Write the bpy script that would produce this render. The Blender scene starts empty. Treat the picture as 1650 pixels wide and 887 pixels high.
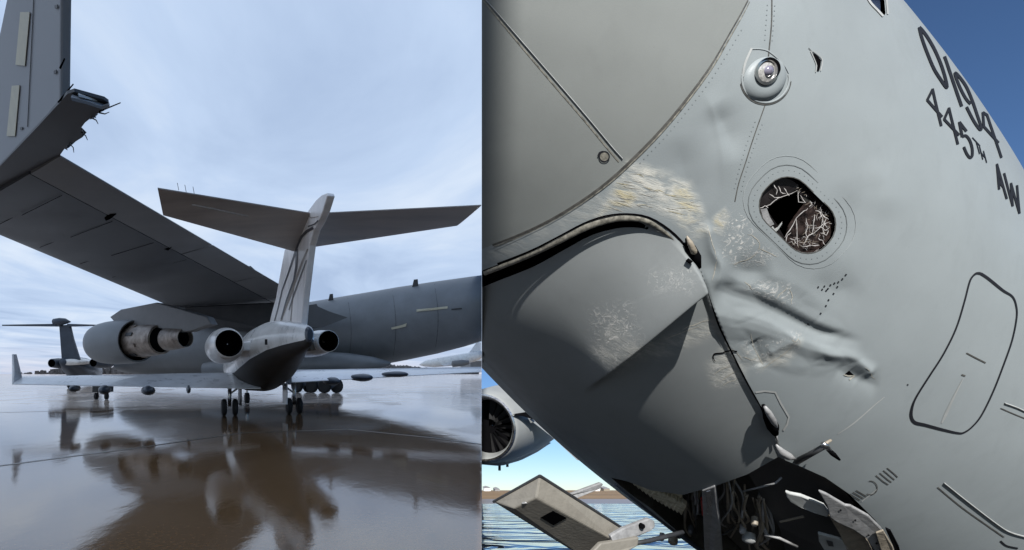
import bpy, bmesh, math, random
import numpy as np
from mathutils import Vector, Matrix, Euler

# ------------------------------------------------------------------ camera, world, sun, exposure
F, CX, CY, H = 850.0, 560.0, 600.0, 1.6        # focal length, principal point (photo pixels), eye height
W_, H_ = 1650.0, 887.0
DIV = (776.0 - CX) / F                          # x = DIV * y : where the flat apron ends and the falling one begins
SLOPE = 190.0 / F                               # fall of the lower apron
scene = bpy.context.scene
col = scene.collection
cam_d = bpy.data.cameras.new('camera'); cam = bpy.data.objects.new('camera', cam_d); col.objects.link(cam)
cam.location = (0, 0, H); cam.rotation_euler = (math.radians(90), 0, 0)
cam_d.sensor_fit = 'HORIZONTAL'; cam_d.sensor_width = 36.0; cam_d.lens = 36.0 * F / W_
cam_d.shift_x = (W_ / 2 - CX) / W_; cam_d.shift_y = (CY - H_ / 2) / W_
cam_d.clip_start = 0.05; cam_d.clip_end = 20000
scene.camera = cam

SUN = Vector((-0.18, -0.758, 0.63)).normalized()
TILT = math.atan(SLOPE)
world = bpy.data.worlds.new('World'); scene.world = world; world.use_nodes = True
wn = world.node_tree; wn.nodes.clear()
w_out = wn.nodes.new('ShaderNodeOutputWorld'); w_bg = wn.nodes.new('ShaderNodeBackground')
w_sky = wn.nodes.new('ShaderNodeTexSky'); w_sky.sky_type = 'NISHITA'; w_sky.sun_disc = False
w_tc = wn.nodes.new('ShaderNodeTexCoord'); w_rot = wn.nodes.new('ShaderNodeVectorRotate')
w_rot.rotation_type = 'X_AXIS'; w_rot.inputs['Angle'].default_value = TILT   # the horizon of the lower, falling apron
wn.links.new(w_tc.outputs['Generated'], w_rot.inputs['Vector']); wn.links.new(w_rot.outputs[0], w_sky.inputs['Vector'])
wn.links.new(w_sky.outputs[0], w_bg.inputs['Color']); wn.links.new(w_bg.outputs[0], w_out.inputs['Surface'])
s_sky = Matrix.Rotation(TILT, 3, 'X') @ SUN
w_sky.sun_elevation = math.asin(s_sky.z); w_sky.sun_rotation = math.atan2(s_sky.x, s_sky.y)
w_sky.air_density = 0.85; w_sky.dust_density = 0.0; w_sky.ozone_density = 6.0; w_sky.altitude = 300
w_bg.inputs['Strength'].default_value = 0.05
sun_d = bpy.data.lights.new('sun', 'SUN'); sun_d.energy = 5.0; sun_d.angle = math.radians(0.53); sun_d.color = (1.0, 0.975, 0.94)
sun = bpy.data.objects.new('sun', sun_d); col.objects.link(sun)
sun.rotation_euler = SUN.to_track_quat('Z', 'Y').to_euler(); sun.location = (0, -20, 40)
scene.view_settings.view_transform = 'Standard'; scene.view_settings.look = 'None'
scene.view_settings.gamma = 1.0; scene.view_settings.exposure = 1.1; scene.view_settings.use_curve_mapping = False

# ------------------------------------------------------------------ helpers
rnd = random.Random(7)
def P(x, y, d):
    """point seen at photo pixel x, y at depth d metres"""
    return Vector(((x - CX) / F * d, d, H + (CY - y) / F * d))
def on_plane(x, y, p0, n):
    r = Vector(((x - CX) / F, 1.0, (CY - y) / F)); c = Vector((0, 0, H))
    return c + r * ((p0 - c).dot(n) / r.dot(n))
class MB:
    def __init__(s): s.v = []; s.f = []
    def add(s, vs, fs):
        o = len(s.v); s.v += [tuple(v) for v in vs]; s.f += [tuple(i + o for i in f) for f in fs]; return s
    def box(s, c, x, y, z):
        """oriented box: centre and three half-axis vectors"""
        c, x, y, z = map(Vector, (c, x, y, z))
        vs = [c + x * a + y * b + z * d for a in (-1, 1) for b in (-1, 1) for d in (-1, 1)]
        return s.add(vs, [(0, 1, 3, 2), (4, 6, 7, 5), (0, 4, 5, 1), (2, 3, 7, 6), (0, 2, 6, 4), (1, 5, 7, 3)])
    def loft(s, rings, cap=True, close=True):
        n = len(rings[0]); o = len(s.v); fs = []
        for r in rings: s.v += [tuple(p) for p in r]
        for i in range(len(rings) - 1):
            for j in range(n if close else n - 1):
                k = (j + 1) % n
                fs.append((o + i * n + j, o + i * n + k, o + (i + 1) * n + k, o + (i + 1) * n + j))
        if cap: fs += [tuple(o + j for j in reversed(range(n))), tuple(o + (len(rings) - 1) * n + j for j in range(n))]
        s.f += fs; return s
    def tube(s, pts, rad, n=8):
        pts = [Vector(p) for p in pts]; rad = rad if hasattr(rad, '__len__') else [rad] * len(pts); rings = []
        for i, p in enumerate(pts):
            d = (pts[min(i + 1, len(pts) - 1)] - pts[max(i - 1, 0)]).normalized()
            u = d.cross(Vector((0.31, 0.2, 0.93))); u = u.normalized() if u.length > 1e-4 else Vector((1, 0, 0)); w = d.cross(u)
            rings.append([p + (u * math.cos(a) + w * math.sin(a)) * rad[i] for a in [2 * math.pi * k / n for k in range(n)]])
        return s.loft(rings)
    def lathe(s, o, ax, prof, n=40, cap=False, sq=1.0):
        """profile of (distance along axis, radius)"""
        o, ax = Vector(o), Vector(ax).normalized()
        u = ax.cross(Vector((0, 0, 1))).normalized(); w = u.cross(ax)
        rings = [[o + ax * t + (u * math.cos(a) + w * math.sin(a) * sq) * r for a in [2 * math.pi * k / n for k in range(n)]] for t, r in prof]
        return s.loft(rings, cap=cap)
    def slab(s, pts, off):
        """polygon extruded by an offset vector"""
        pts = [Vector(p) for p in pts]; off = Vector(off); n = len(pts)
        return s.add(pts + [p + off for p in pts], [tuple(range(n)), tuple(reversed(range(n, 2 * n)))] + [(i, i + n, (i + 1) % n + n, (i + 1) % n) for i in range(n)])
    def build(s, name, m, parent=None, smooth=False, bevel=0, cut=False):
        me = bpy.data.meshes.new(name); me.from_pydata(s.v, [], s.f); me.update()
        b = bmesh.new(); b.from_mesh(me)
        if cut == 'left':      # nothing of the flat apron's things is built beyond its edge
            r = bmesh.ops.bisect_plane(b, geom=b.verts[:] + b.edges[:] + b.faces[:], plane_co=(0, 0, 0), plane_no=Vector((1, -DIV, 0)).normalized(), clear_outer=True)
            es = [e for e in r['geom_cut'] if isinstance(e, bmesh.types.BMEdge)]
            if es: bmesh.ops.holes_fill(b, edges=es)
        if cut == 'right':
            r = bmesh.ops.bisect_plane(b, geom=b.verts[:] + b.edges[:] + b.faces[:], plane_co=(0, 0, 0), plane_no=Vector((1, -DIV, 0)).normalized(), clear_inner=True)
        bmesh.ops.recalc_face_normals(b, faces=b.faces[:])
        b.to_mesh(me); b.free()
        ob = bpy.data.objects.new(name, me); col.objects.link(ob)
        me.materials.append(m)
        if smooth: me.shade_smooth()
        if smooth == 'auto': me.set_sharp_from_angle(angle=math.radians(38))
        if parent: ob.parent = parent
        if bevel:
            md = ob.modifiers.new('bevel', 'BEVEL'); md.width = bevel; md.segments = 2; md.limit_method = 'ANGLE'
        return ob
def tag(o, label, cat, group=None, kind=None):
    o['label'] = label; o['category'] = cat
    if group: o['group'] = group
    if kind: o['kind'] = kind
    return o
def empty(name, loc, label, cat, group=None):
    o = bpy.data.objects.new(name, None); col.objects.link(o); o.empty_display_size = 0.3
    o.location = (0, 0, 0); tag(o, label, cat, group); return o

def lin(c): return tuple(((v / 255 + 0.055) / 1.055) ** 2.4 if v > 10 else v / 3294 for v in c)
def mat(name, c, rough=0.5, metal=0.0, var=0.12, scale=3.0, bump=0.0, bscale=40.0, spec=0.5, c2=None, streak=None, coat=0.0):
    m = bpy.data.materials.new(name); m.use_nodes = True; nt = m.node_tree; b = nt.nodes['Principled BSDF']
    b.inputs['Roughness'].default_value = rough; b.inputs['Metallic'].default_value = metal
    b.inputs['Specular IOR Level'].default_value = spec; b.inputs['Coat Weight'].default_value = coat
    tc = nt.nodes.new('ShaderNodeTexCoord'); mp = nt.nodes.new('ShaderNodeMapping')
    if streak: mp.inputs['Scale'].default_value = streak
    nt.links.new(tc.outputs['Object'], mp.inputs[0])
    nz = nt.nodes.new('ShaderNodeTexNoise'); nz.inputs['Scale'].default_value = scale; nz.inputs['Detail'].default_value = 6; nz.inputs['Roughness'].default_value = 0.62
    nt.links.new(mp.outputs[0], nz.inputs['Vector'])
    rp = nt.nodes.new('ShaderNodeValToRGB'); rp.color_ramp.elements[0].position = 0.3; rp.color_ramp.elements[1].position = 0.72
    lo = c2 if c2 else tuple(v * (1 - var * 2) for v in c[:3])
    rp.color_ramp.elements[0].color = (*lo, 1); rp.color_ramp.elements[1].color = (*[min(1, v * (1 + var)) for v in c[:3]], 1)
    nt.links.new(nz.outputs[0], rp.inputs[0]); nt.links.new(rp.outputs[0], b.inputs['Base Color'])
    mr = nt.nodes.new('ShaderNodeMapRange'); mr.inputs['To Min'].default_value = max(0.02, rough - 0.12); mr.inputs['To Max'].default_value = min(1, rough + 0.12)
    nt.links.new(nz.outputs[0], mr.inputs[0]); nt.links.new(mr.outputs[0], b.inputs['Roughness'])
    if bump:
        n2 = nt.nodes.new('ShaderNodeTexNoise'); n2.inputs['Scale'].default_value = bscale; n2.inputs['Detail'].default_value = 4
        bp = nt.nodes.new('ShaderNodeBump'); bp.inputs['Strength'].default_value = bump; bp.inputs['Distance'].default_value = 0.02
        nt.links.new(tc.outputs['Object'], n2.inputs['Vector']); nt.links.new(n2.outputs[0], bp.inputs['Height']); nt.links.new(bp.outputs[0], b.inputs['Normal'])
    return m
M = {}
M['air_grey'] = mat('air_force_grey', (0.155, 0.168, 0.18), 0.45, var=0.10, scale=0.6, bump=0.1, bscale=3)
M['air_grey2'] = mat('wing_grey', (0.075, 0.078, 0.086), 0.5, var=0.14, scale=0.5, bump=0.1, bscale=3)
M['winglet'] = mat('winglet_grey', (0.24, 0.25, 0.27), 0.5, var=0.06, scale=0.8)
M['flap'] = mat('flap_grey', (0.19, 0.185, 0.185), 0.5, var=0.12, scale=0.8)
M['strip'] = mat('formation_strip', (0.50, 0.47, 0.36), 0.5, var=0.08, scale=5)
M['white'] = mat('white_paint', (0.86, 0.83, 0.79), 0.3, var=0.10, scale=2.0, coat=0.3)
M['white_wet'] = mat('wet_white_wing', (0.82, 0.83, 0.85), 0.3, var=0.10, scale=2.0, coat=0.4)
M['tailwhite'] = mat('fin_paint', (0.88, 0.82, 0.78), 0.35, var=0.10, scale=2.5, streak=(1, 1, 0.3))
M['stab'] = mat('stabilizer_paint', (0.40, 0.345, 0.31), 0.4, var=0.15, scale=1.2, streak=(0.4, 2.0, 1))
M['belly'] = mat('shaded_belly_paint', (0.038, 0.033, 0.03), 0.5, var=0.3, scale=2, spec=.3)  # dark paint and underside shading put together into one belly colour
M['black'] = mat('black', (0.003, 0.003, 0.0035), 0.9, var=0.1, spec=0.0)
M['dark'] = mat('dark_metal', (0.025, 0.026, 0.028), 0.45, var=0.2, scale=6)
M['tyre'] = mat('tyre_rubber', (0.014, 0.014, 0.015), 0.75, var=0.2, scale=10)
M['silver'] = mat('bare_metal', (0.55, 0.54, 0.53), 0.28, metal=1.0, var=0.15, scale=8)
M['hot'] = mat('heat_stained_metal', (0.36, 0.31, 0.27), 0.42, metal=0.55, var=0.25, scale=2.4, c2=(0.10, 0.075, 0.06), bump=0.25, bscale=9)
M['stripe'] = mat('dark_stripe', (0.06, 0.055, 0.06), 0.4)
M['beige'] = mat('tan_stripe', (0.30, 0.24, 0.19), 0.4)
M['far_dark'] = mat('dark_blue_paint', (0.045, 0.058, 0.08), 0.4, var=0.15, scale=1)
M['far_trees'] = mat('far_wood', (0.12, 0.125, 0.13), 0.9, var=0.3, scale=0.4)
M['prim'] = mat('grey_primer', (0.1894, 0.1894, 0.1894), 0.5, var=0.18, scale=12, bump=0.15)
M['tan'] = mat('tan_primer', (0.1894, 0.1629, 0.125), 0.6, var=0.16, scale=14, bump=0.25)
M['doorgrey'] = mat('door_lining', (0.145, 0.135, 0.115), 0.5, var=0.10, scale=7, bump=0.12)
M['insul'] = mat('quilted_insulation', (0.42, 0.39, 0.29), 0.8, var=0.25, scale=20, bump=0.5)
M['red'] = mat('red_paint', (0.35, 0.02, 0.015), 0.5)
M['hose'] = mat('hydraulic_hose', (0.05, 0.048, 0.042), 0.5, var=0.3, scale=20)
M['cowl'] = mat('cowl_grey', (0.1894, 0.197, 0.1932), 0.42, var=0.07, scale=1.2)
M['ink'] = mat('black_marking', (0.010, 0.011, 0.014), 0.7, spec=.15)
M['sealant'] = mat('seam_sealant', (0.06, 0.058, 0.052), 0.6, var=0.3, scale=30)
M['pale'] = mat('pale_sealant', (0.2879, 0.2955, 0.2879), 0.5, var=0.1, scale=10)
M['edge'] = mat('bare_edge', (0.2197, 0.2083, 0.1742), 0.45, metal=0.2, var=0.35, scale=35)
M['yel'] = mat('yellow_primer', (0.36, 0.32, 0.2), 0.5, var=0.25, scale=60)
M['scr'] = mat('bared_white_scratch', (0.3409, 0.3258, 0.2803), 0.5, var=0.25, scale=60)

# ------------------------------------------------------------------ overcast sky over the flat apron (a real cloud ceiling: it lights and shades that side)
def cloud_material():
    m = bpy.data.materials.new('overcast'); m.use_nodes = True; nt = m.node_tree; nt.nodes.clear()
    out = nt.nodes.new('ShaderNodeOutputMaterial'); em = nt.nodes.new('ShaderNodeEmission')
    tc = nt.nodes.new('ShaderNodeTexCoord'); mp = nt.nodes.new('ShaderNodeMapping'); mp.inputs['Scale'].default_value = (1, 0.55, 6.0)
    nt.links.new(tc.outputs['Object'], mp.inputs[0])
    a = nt.nodes.new('ShaderNodeTexNoise'); a.inputs['Scale'].default_value = 0.04; a.inputs['Detail'].default_value = 7; a.inputs['Roughness'].default_value = 0.55; a.inputs['Distortion'].default_value = 0.6
    nt.links.new(mp.outputs[0], a.inputs['Vector'])
    r = nt.nodes.new('ShaderNodeValToRGB'); e = r.color_ramp.elements
    e[0].position = 0.30; e[0].color = (*lin((162, 182, 212)), 1)
    e[1].position = 0.72; e[1].color = (*lin((213, 225, 240)), 1)
    k = e.new(0.5); k.color = (*lin((184, 203, 230)), 1)
    nt.links.new(a.outputs[0], r.inputs[0])
    sx = nt.nodes.new('ShaderNodeSeparateXYZ'); nt.links.new(tc.outputs['Object'], sx.inputs[0])
    mr = nt.nodes.new('ShaderNodeMapRange'); mr.inputs['From Min'].default_value = 18; mr.inputs['From Max'].default_value = 2; mr.clamp = True
    nt.links.new(sx.outputs['Z'], mr.inputs[0])
    mx = nt.nodes.new('ShaderNodeMix'); mx.data_type = 'RGBA'; mx.blend_type = 'MIX'
    b2 = nt.nodes.new('ShaderNodeTexNoise'); b2.inputs['Scale'].default_value = 0.022; b2.inputs['Detail'].default_value = 5
    nt.links.new(mp.outputs[0], b2.inputs['Vector'])
    r2 = nt.nodes.new('ShaderNodeValToRGB'); r2.color_ramp.elements[0].position = 0.36; r2.color_ramp.elements[0].color = (*lin((184, 195, 218)), 1)
    r2.color_ramp.elements[1].position = 0.66; r2.color_ramp.elements[1].color = (*lin((229, 225, 230)), 1)
    nt.links.new(b2.outputs[0], r2.inputs[0])
    nt.links.new(mr.outputs[0], mx.inputs[0]); nt.links.new(r.outputs[0], mx.inputs[6]); nt.links.new(r2.outputs[0], mx.inputs[7])
    nt.links.new(mx.outputs[2], em.inputs['Color']); em.inputs['Strength'].default_value = 0.53; nt.links.new(em.outputs[0], out.inputs[0])
    m.cycles.emission_sampling = 'NONE'
    return m
def build_overcast():
    mb = MB(); hz = 20.0; R_ = 520.0; ny, nx = 60, 40
    ys = [-140 + 140 * i / 12 for i in range(12)] + [R_ * 0.999 * (1 - (1 - i / (ny - 1)) ** 1.6) for i in range(ny)]
    rows = []
    k = (SUN.x - DIV * SUN.y) / SUN.z                  # the edge leans with the sun so that the shade ends at the apron's edge
    for y in ys:
        zt = lambda x: hz * math.sqrt(max(0.0, 1 - min(1.0, (x * x + max(0, y) ** 2) / (R_ * R_)))) - 0.6
        xe = DIV * y
        z0 = zt(xe); xe = xe + k * z0 + 0.07 * min(1, z0 / 8)
        row = []
        for j in range(nx):
            u = j / (nx - 1); x = xe + (-R_ * 0.92 - xe) * u ** 1.5
            row.append((x, y, zt(x)))
        rows.append(row)
    n = nx; mb.v = [p for r in rows for p in r]
    mb.f = [(i * n + j, i * n + j + 1, (i + 1) * n + j + 1, (i + 1) * n + j) for i in range(len(rows) - 1) for j in range(n - 1)]
    o = mb.build('sky', cloud_material(), smooth=True); o['kind'] = 'structure'
    return o
build_overcast()

# ------------------------------------------------------------------ ground
def wet_apron():
    m = bpy.data.materials.new('wet_concrete'); m.use_nodes = True; nt = m.node_tree; b = nt.nodes['Principled BSDF']; L = nt.links.new
    tc = nt.nodes.new('ShaderNodeTexCoord')
    def noise(scale, detail, vscale=(1, 1, 1), dist=0.0, rough=.55):
        mp = nt.nodes.new('ShaderNodeMapping'); mp.inputs['Scale'].default_value = vscale; L(tc.outputs['Object'], mp.inputs[0])
        n = nt.nodes.new('ShaderNodeTexNoise'); n.inputs['Scale'].default_value = scale; n.inputs['Detail'].default_value = detail; n.inputs['Distortion'].default_value = dist; n.inputs['Roughness'].default_value = rough
        L(mp.outputs[0], n.inputs['Vector']); return n.outputs[0]
    def ramp(src, p0, p1, c0=(0, 0, 0, 1), c1=(1, 1, 1, 1)):
        r = nt.nodes.new('ShaderNodeValToRGB'); r.color_ramp.elements[0].position = p0; r.color_ramp.elements[1].position = p1; r.color_ramp.elements[0].color = c0; r.color_ramp.elements[1].color = c1; L(src, r.inputs[0]); return r.outputs[0]
    def mth(op, a, c, cl=True):
        n = nt.nodes.new('ShaderNodeMath'); n.operation = op; n.use_clamp = cl
        for i, v in enumerate((a, c)):
            if isinstance(v, (int, float)): n.inputs[i].default_value = v
            else: L(v, n.inputs[i])
        return n.outputs[0]
    def mix(fac, a, c):
        n = nt.nodes.new('ShaderNodeMix'); n.data_type = 'RGBA'; L(fac, n.inputs[0])
        for i, v in ((6, a), (7, c)):
            if isinstance(v, tuple): n.inputs[i].default_value = v
            else: L(v, n.inputs[i])
        return n.outputs[2]
    wetc = ramp(noise(0.35, 7, (1, 0.6, 1), 0.4), .3, .75, (0.20, 0.105, 0.045, 1), (0.31, 0.185, 0.095, 1))
    # sky glare on the far wet concrete put into its colour, with ragged edges
    sx = nt.nodes.new('ShaderNodeSeparateXYZ'); L(tc.outputs['Object'], sx.inputs[0])
    far_ = mth('MULTIPLY', mth('SUBTRACT', sx.outputs['Y'], 15.0, False), 0.045, False)
    sky_glare = ramp(mth('ADD', far_, mth('SUBTRACT', noise(0.22, 8, (.5, 1, 1), .6), .5, False), False), .30, .50)
    c = mix(sky_glare, wetc, (0.68, 0.56, 0.46, 1))
    fine = noise(18, 6, (1, 1, 1), 0, .7); c = mix(ramp(fine, .35, .75), c, mix(sky_glare, (0.14, 0.085, 0.045, 1), (0.58, 0.47, 0.38, 1)))
    stain = ramp(noise(1.3, 5, (1, .5, 1), 1.2), .62, .72); c = mix(mth('MULTIPLY', stain, .5), c, (0.10, 0.07, 0.045, 1))
    L(c, b.inputs['Base Color'])
    b.inputs['IOR'].default_value = 2.3
    damp = ramp(noise(0.55, 9, (0.6, 0.4, 1), 0.9, .65), .50, .62)
    rg = mth('ADD', mth('MULTIPLY', damp, .09), mth('ADD', mth('MULTIPLY', fine, .04), .005)); rg = mth('ADD', rg, mth('MULTIPLY', sky_glare, .10)); L(rg, b.inputs['Roughness'])
    rip = noise(2.6, 4, (1, 0.45, 1), .4); bp = nt.nodes.new('ShaderNodeBump'); bp.inputs['Strength'].default_value = 0.09; bp.inputs['Distance'].default_value = 0.03; L(rip, bp.inputs['Height'])
    bp2 = nt.nodes.new('ShaderNodeBump'); bp2.inputs['Strength'].default_value = 0.08; bp2.inputs['Distance'].default_value = 0.005
    L(fine, bp2.inputs['Height']); L(bp.outputs[0], bp2.inputs['Normal']); L(bp2.outputs[0], b.inputs['Normal'])
    return m
M['apron'] = wet_apron()
g = MB(); far = 540
pts = [(-540, -140), (DIV * -140, -140), (DIV * far, far), (-540, far)]
g.slab([Vector((x, y, 0)) for x, y in pts], (0, 0, -0.5))
o = g.build('apron_ground', M['apron']); o['kind'] = 'structure'
M['bank'] = mat('bank_earth', (0.10, 0.085, 0.06), 0.9, var=0.2, scale=1, bump=0.5, bscale=4)

def joint(pxs, w=0.05):
    mb = MB()
    for (a, b) in zip(pxs[:-1], pxs[1:]):
        p, q = [on_plane(*t, Vector((0, 0, 0.004)), Vector((0, 0, 1))) for t in (a, b)]
        d = (q - p).normalized(); s = Vector((-d.y, d.x, 0)) * w
        mb.add([p - s, q - s, q + s, p + s], [(0, 1, 2, 3)])
    return mb.build('expansion_joint', M['joint'], o)
M['joint'] = mat('joint_sealant', (0.16, 0.145, 0.12), 0.35, var=0.2, scale=4)
joint([(220, 722), (390, 698), (560, 692), (700, 706), (775, 716)], 0.05)
joint([(-10, 752), (120, 735), (220, 722)], 0.05)
joint([(0, 665), (170, 661), (330, 658), (520, 652)], 0.06)

# falling apron on the right: flooded pavement, then dry grass to the far fence
def slope_z(y): return -0.012 - SLOPE * max(0.0, y - 0.0)
def slope_sheet(name, y0, y1, m, dz=0.0, xr=2.2, n=2):
    mb = MB(); 
    for i in range(n - 1):
        a = y0 + (y1 - y0) * i / (n - 1); b = y0 + (y1 - y0) * (i + 1) / (n - 1)
        mb.add([(DIV * a, a, slope_z(a) + dz), (xr * abs(a) + 60, a, slope_z(a) + dz), (xr * abs(b) + 60, b, slope_z(b) + dz), (DIV * b, b, slope_z(b) + dz)], [(0, 1, 2, 3)])
    ob = mb.build(name, m); ob['kind'] = 'structure'; return ob
def water_mat():
    m = bpy.data.materials.new('flood_water'); m.use_nodes = True; nt = m.node_tree; b = nt.nodes['Principled BSDF']
    b.inputs['Base Color'].default_value = (0.016, 0.034, 0.07, 1); b.inputs['Roughness'].default_value = 0.06; b.inputs['IOR'].default_value = 1.7
    tc = nt.nodes.new('ShaderNodeTexCoord'); mp = nt.nodes.new('ShaderNodeMapping'); mp.inputs['Scale'].default_value = (0.30, .55, 1)
    nt.links.new(tc.outputs['Object'], mp.inputs[0]); n = nt.nodes.new('ShaderNodeTexNoise'); n.inputs['Scale'].default_value = 0.7; n.inputs['Detail'].default_value = 3; n.inputs['Distortion'].default_value = 1.2
    nt.links.new(mp.outputs[0], n.inputs['Vector']); bp = nt.nodes.new('ShaderNodeBump'); bp.inputs['Strength'].default_value = 1.0; bp.inputs['Distance'].default_value = 0.8
    nt.links.new(n.outputs[0], bp.inputs['Height']); nt.links.new(bp.outputs[0], b.inputs['Normal']); return m
M['water'] = water_mat()
M['grass'] = mat('dry_grass', (0.197, 0.1288, 0.0644), 0.9, var=0.22, scale=0.05, streak=(0.12, 1, 1))
M['concrete'] = mat('damp_asphalt', (0.016, 0.017, 0.019), 0.8, var=0.2, scale=0.6, spec=.2)
M['pave'] = mat('pale_wet_pavement', (0.2, 0.175, 0.165), 0.4, var=0.15, scale=0.3, streak=(.1, 1, 1))
slope_sheet('lower_apron', -140, 8, M['concrete'], n=38)
slope_sheet('flood_water', 8, 62, M['water'], n=2)
slope_sheet('wet_pavement', 62, 95, M['pave'])
slope_sheet('grass_field', 95, 4000, M['grass'])
b = MB(); b.add([(0.0, -0.02, -0.5), (DIV * far, far, -0.5), (DIV * far, far, slope_z(far) - 1), (0, -0.02, -0.8)], [(0, 1, 2, 3)])
o2 = b.build('embankment', M['bank']); o2['kind'] = 'structure'

# ================================================================== LEFT: the wet flat apron
UP = Vector((0, 0, 1))
# ------------------------------------------------------------------ large grey transport
tr = empty('transport_aircraft', (0, 0, 0), 'large dark grey four-engine military transport with broken wingtip, behind the white business jet', 'aircraft')
HD = Vector((-0.79, 0.61, 0)).normalized()            # its heading
def fus_sections(secs, n=48, squash=1.0):
    rings = []
    for i, (x, yt, yb, d, w) in enumerate(secs):
        t, b_ = P(x, yt, d), P(x, yb, d); c = (t + b_) / 2; hh = (t.z - b_.z) / 2
        a = P(*[secs[max(i - 1, 0)][0], 0, secs[max(i - 1, 0)][3]]); e = P(secs[min(i + 1, len(secs) - 1)][0], 0, secs[min(i + 1, len(secs) - 1)][3])
        ax = (e - a); ax.z = 0; ax.normalize(); u = ax.cross(UP)
        rings.append([c + u * math.cos(k) * w + UP * math.sin(k) * hh for k in [2 * math.pi * q / n for q in range(n)]])
    return rings
secs = [(190, 588, 596, 66, .5), (200, 575, 600, 65, 1.4), (225, 556, 604, 63, 2.4), (270, 535, 606, 60, 3.1), (340, 517, 607, 56, 3.3), (420, 502, 607, 52, 3.3), (500, 488, 604, 48, 3.3), (560, 478, 597, 45.7, 3.3),
        (600, 471.5, 590.5, 44.2, 3.25), (650, 463, 581, 42.3, 3.15), (700, 455.5, 570.5, 40.4, 3.0), (740, 450, 560, 38.8, 2.85), (776, 445, 549, 37.5, 2.6), (815, 440, 534, 36.0, 2.3)]
MB().loft(fus_sections(secs)).build('fuselage', M['air_grey'], tr, smooth=True, cut='left')
sp = [(330, 585, 606, 50.5, .5), (380, 575, 611, 48.5, 1.0), (440, 569, 613, 46, 1.2), (510, 566, 611, 43.2, 1.2), (560, 569, 604, 41.2, 1.0), (600, 575, 597, 39.8, .6), (628, 583, 589, 39, .15)]
MB().loft(fus_sections(sp, 28)).build('gear_sponson', M['air_grey'], tr, smooth=True)
def side_strip(name, x0, y0, x1, y1, hpx, d0, d1, m):
    a, b_ = P(x0, y0, d0), P(x1, y1, d1); h_ = Vector((0, 0, hpx / F * d0 / 2)); ax = (b_ - a).normalized(); n_ = ax.cross(UP) * -0.012
    MB().slab([a - h_, b_ - h_, b_ + h_, a + h_], n_).build(name, m, tr)
def fus_depth(x):
    for s0, s1 in zip(secs[:-1], secs[1:]):
        if s0[0] <= x <= s1[0]: k = (x - s0[0]) / (s1[0] - s0[0]); return s0[3] + (s1[3] - s0[3]) * k, s0[4] + (s1[4] - s0[4]) * k
def fus_pt(x, y):
    """point on the near side of the transport's fuselage under pixel x, y, found by walking along the sight line"""
    ringsets = FUSB; r = Vector(((x - CX) / F, 1, (CY - y) / F)).normalized(); hit = ringsets.ray_cast(Vector((0, 0, H)), r)
    return hit[0], hit[1]
from mathutils.bvhtree import BVHTree
_m = MB().loft(fus_sections(secs)); FUSB = BVHTree.FromPolygons([Vector(v) for v in _m.v], _m.f)
def fus_patch(name, poly, m, off=0.07):
    vs = []
    for x, y in poly:
        p, n_ = fus_pt(x, y); n_ = n_ if n_.dot(p - Vector((0, 0, H))) < 0 else -n_; vs.append(p + n_ * off)
    MB().add(vs, [tuple(range(len(vs)))]).build(name, m, tr)
fus_patch('formation_light_strip', [(672, 499), (697, 497), (722, 494), (722, 497.5), (697, 500.5), (672, 503)], M['strip'])
fus_patch('rescue_marking', [(631, 528), (648, 524), (656, 521), (655, 526), (645, 528.5), (632, 531)], M['strip'])
fus_patch('stencil_line', [(728, 498), (745, 496.5), (745, 498.5), (728, 500)], M['dark'])
for x, y in ((529, 483), (664, 461)):
    p, n_ = fus_pt(x, y + 2)
    MB().slab([p, p + HD * -0.5, p + HD * -0.45 + UP * 0.55, p + HD * -0.15 + UP * 0.55], HD.cross(UP) * 0.08).build('antenna_blade', M['dark'], tr)
for k in range(3):   # panel joints round the rear fuselage
    x = (560, 632, 700)[k]
    ptsj = []
    for j in range(14):
        f_ = j / 13; yt = 470 - (x - 600) * .16 + 4; yb = 590 - max(0, x - 600) * .2 - 4
        p, n_ = fus_pt(x + 6 * math.sin(f_ * 3), yt + (yb - yt) * f_)
        if p is None: continue
        n_ = n_ if n_.dot(p - Vector((0, 0, H))) < 0 else -n_; ptsj.append(p + n_ * 0.005)
    MB().tube(ptsj, 0.015, 5).build('panel_joint', M['dark'], tr)

# wing (its underside plane fixed by three seen corners)
w_tte = P(97, 250, 9.5); w_tle = w_tte + HD * 5.9; w_rte = P(470, 470, 42); w_rle = w_rte + HD * 16
w_tle = P(-80, 345, w_tle.y); w_rle = P(281, 496.5, w_rle.y)
def foil(le, te, th, n=10, x0=0.0, x1=1.0):
    """closed section from leading edge point to trailing edge point, flat-bottomed, th of chord thick"""
    c = te - le; L = c.length; up = [0.0]
    xs = [x0 + (x1 - x0) * (1 - math.cos(math.pi * k / n)) / 2 for k in range(n + 1)]
    t = lambda x: th * L * (2.969 * math.sqrt(max(x, 0)) - 1.26 * x - 3.516 * x * x + 2.843 * x ** 3 - 1.036 * x ** 4)
    top = [le + c * x + UP * (t(x) * 0.85 + 0.02) for x in xs]; bot = [le + c * x - UP * (t(x) * 0.15 + 0.005) for x in xs]
    return bot + top[::-1]
def lerp(a, b_, k): return a + (b_ - a) * k
NS = 14
rings = [foil(lerp(w_tle, w_rle, k / NS * 1.3), lerp(w_tte, w_rte, k / NS * 1.3), 0.11, x1=0.78) for k in range(NS + 1)]
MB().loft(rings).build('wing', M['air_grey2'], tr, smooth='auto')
fl = [(0.0, 0.30, 'aileron'), (0.305, 0.62, 'flap'), (0.625, 0.97, 'flap'), (0.975, 1.3, 'flap')]
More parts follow.
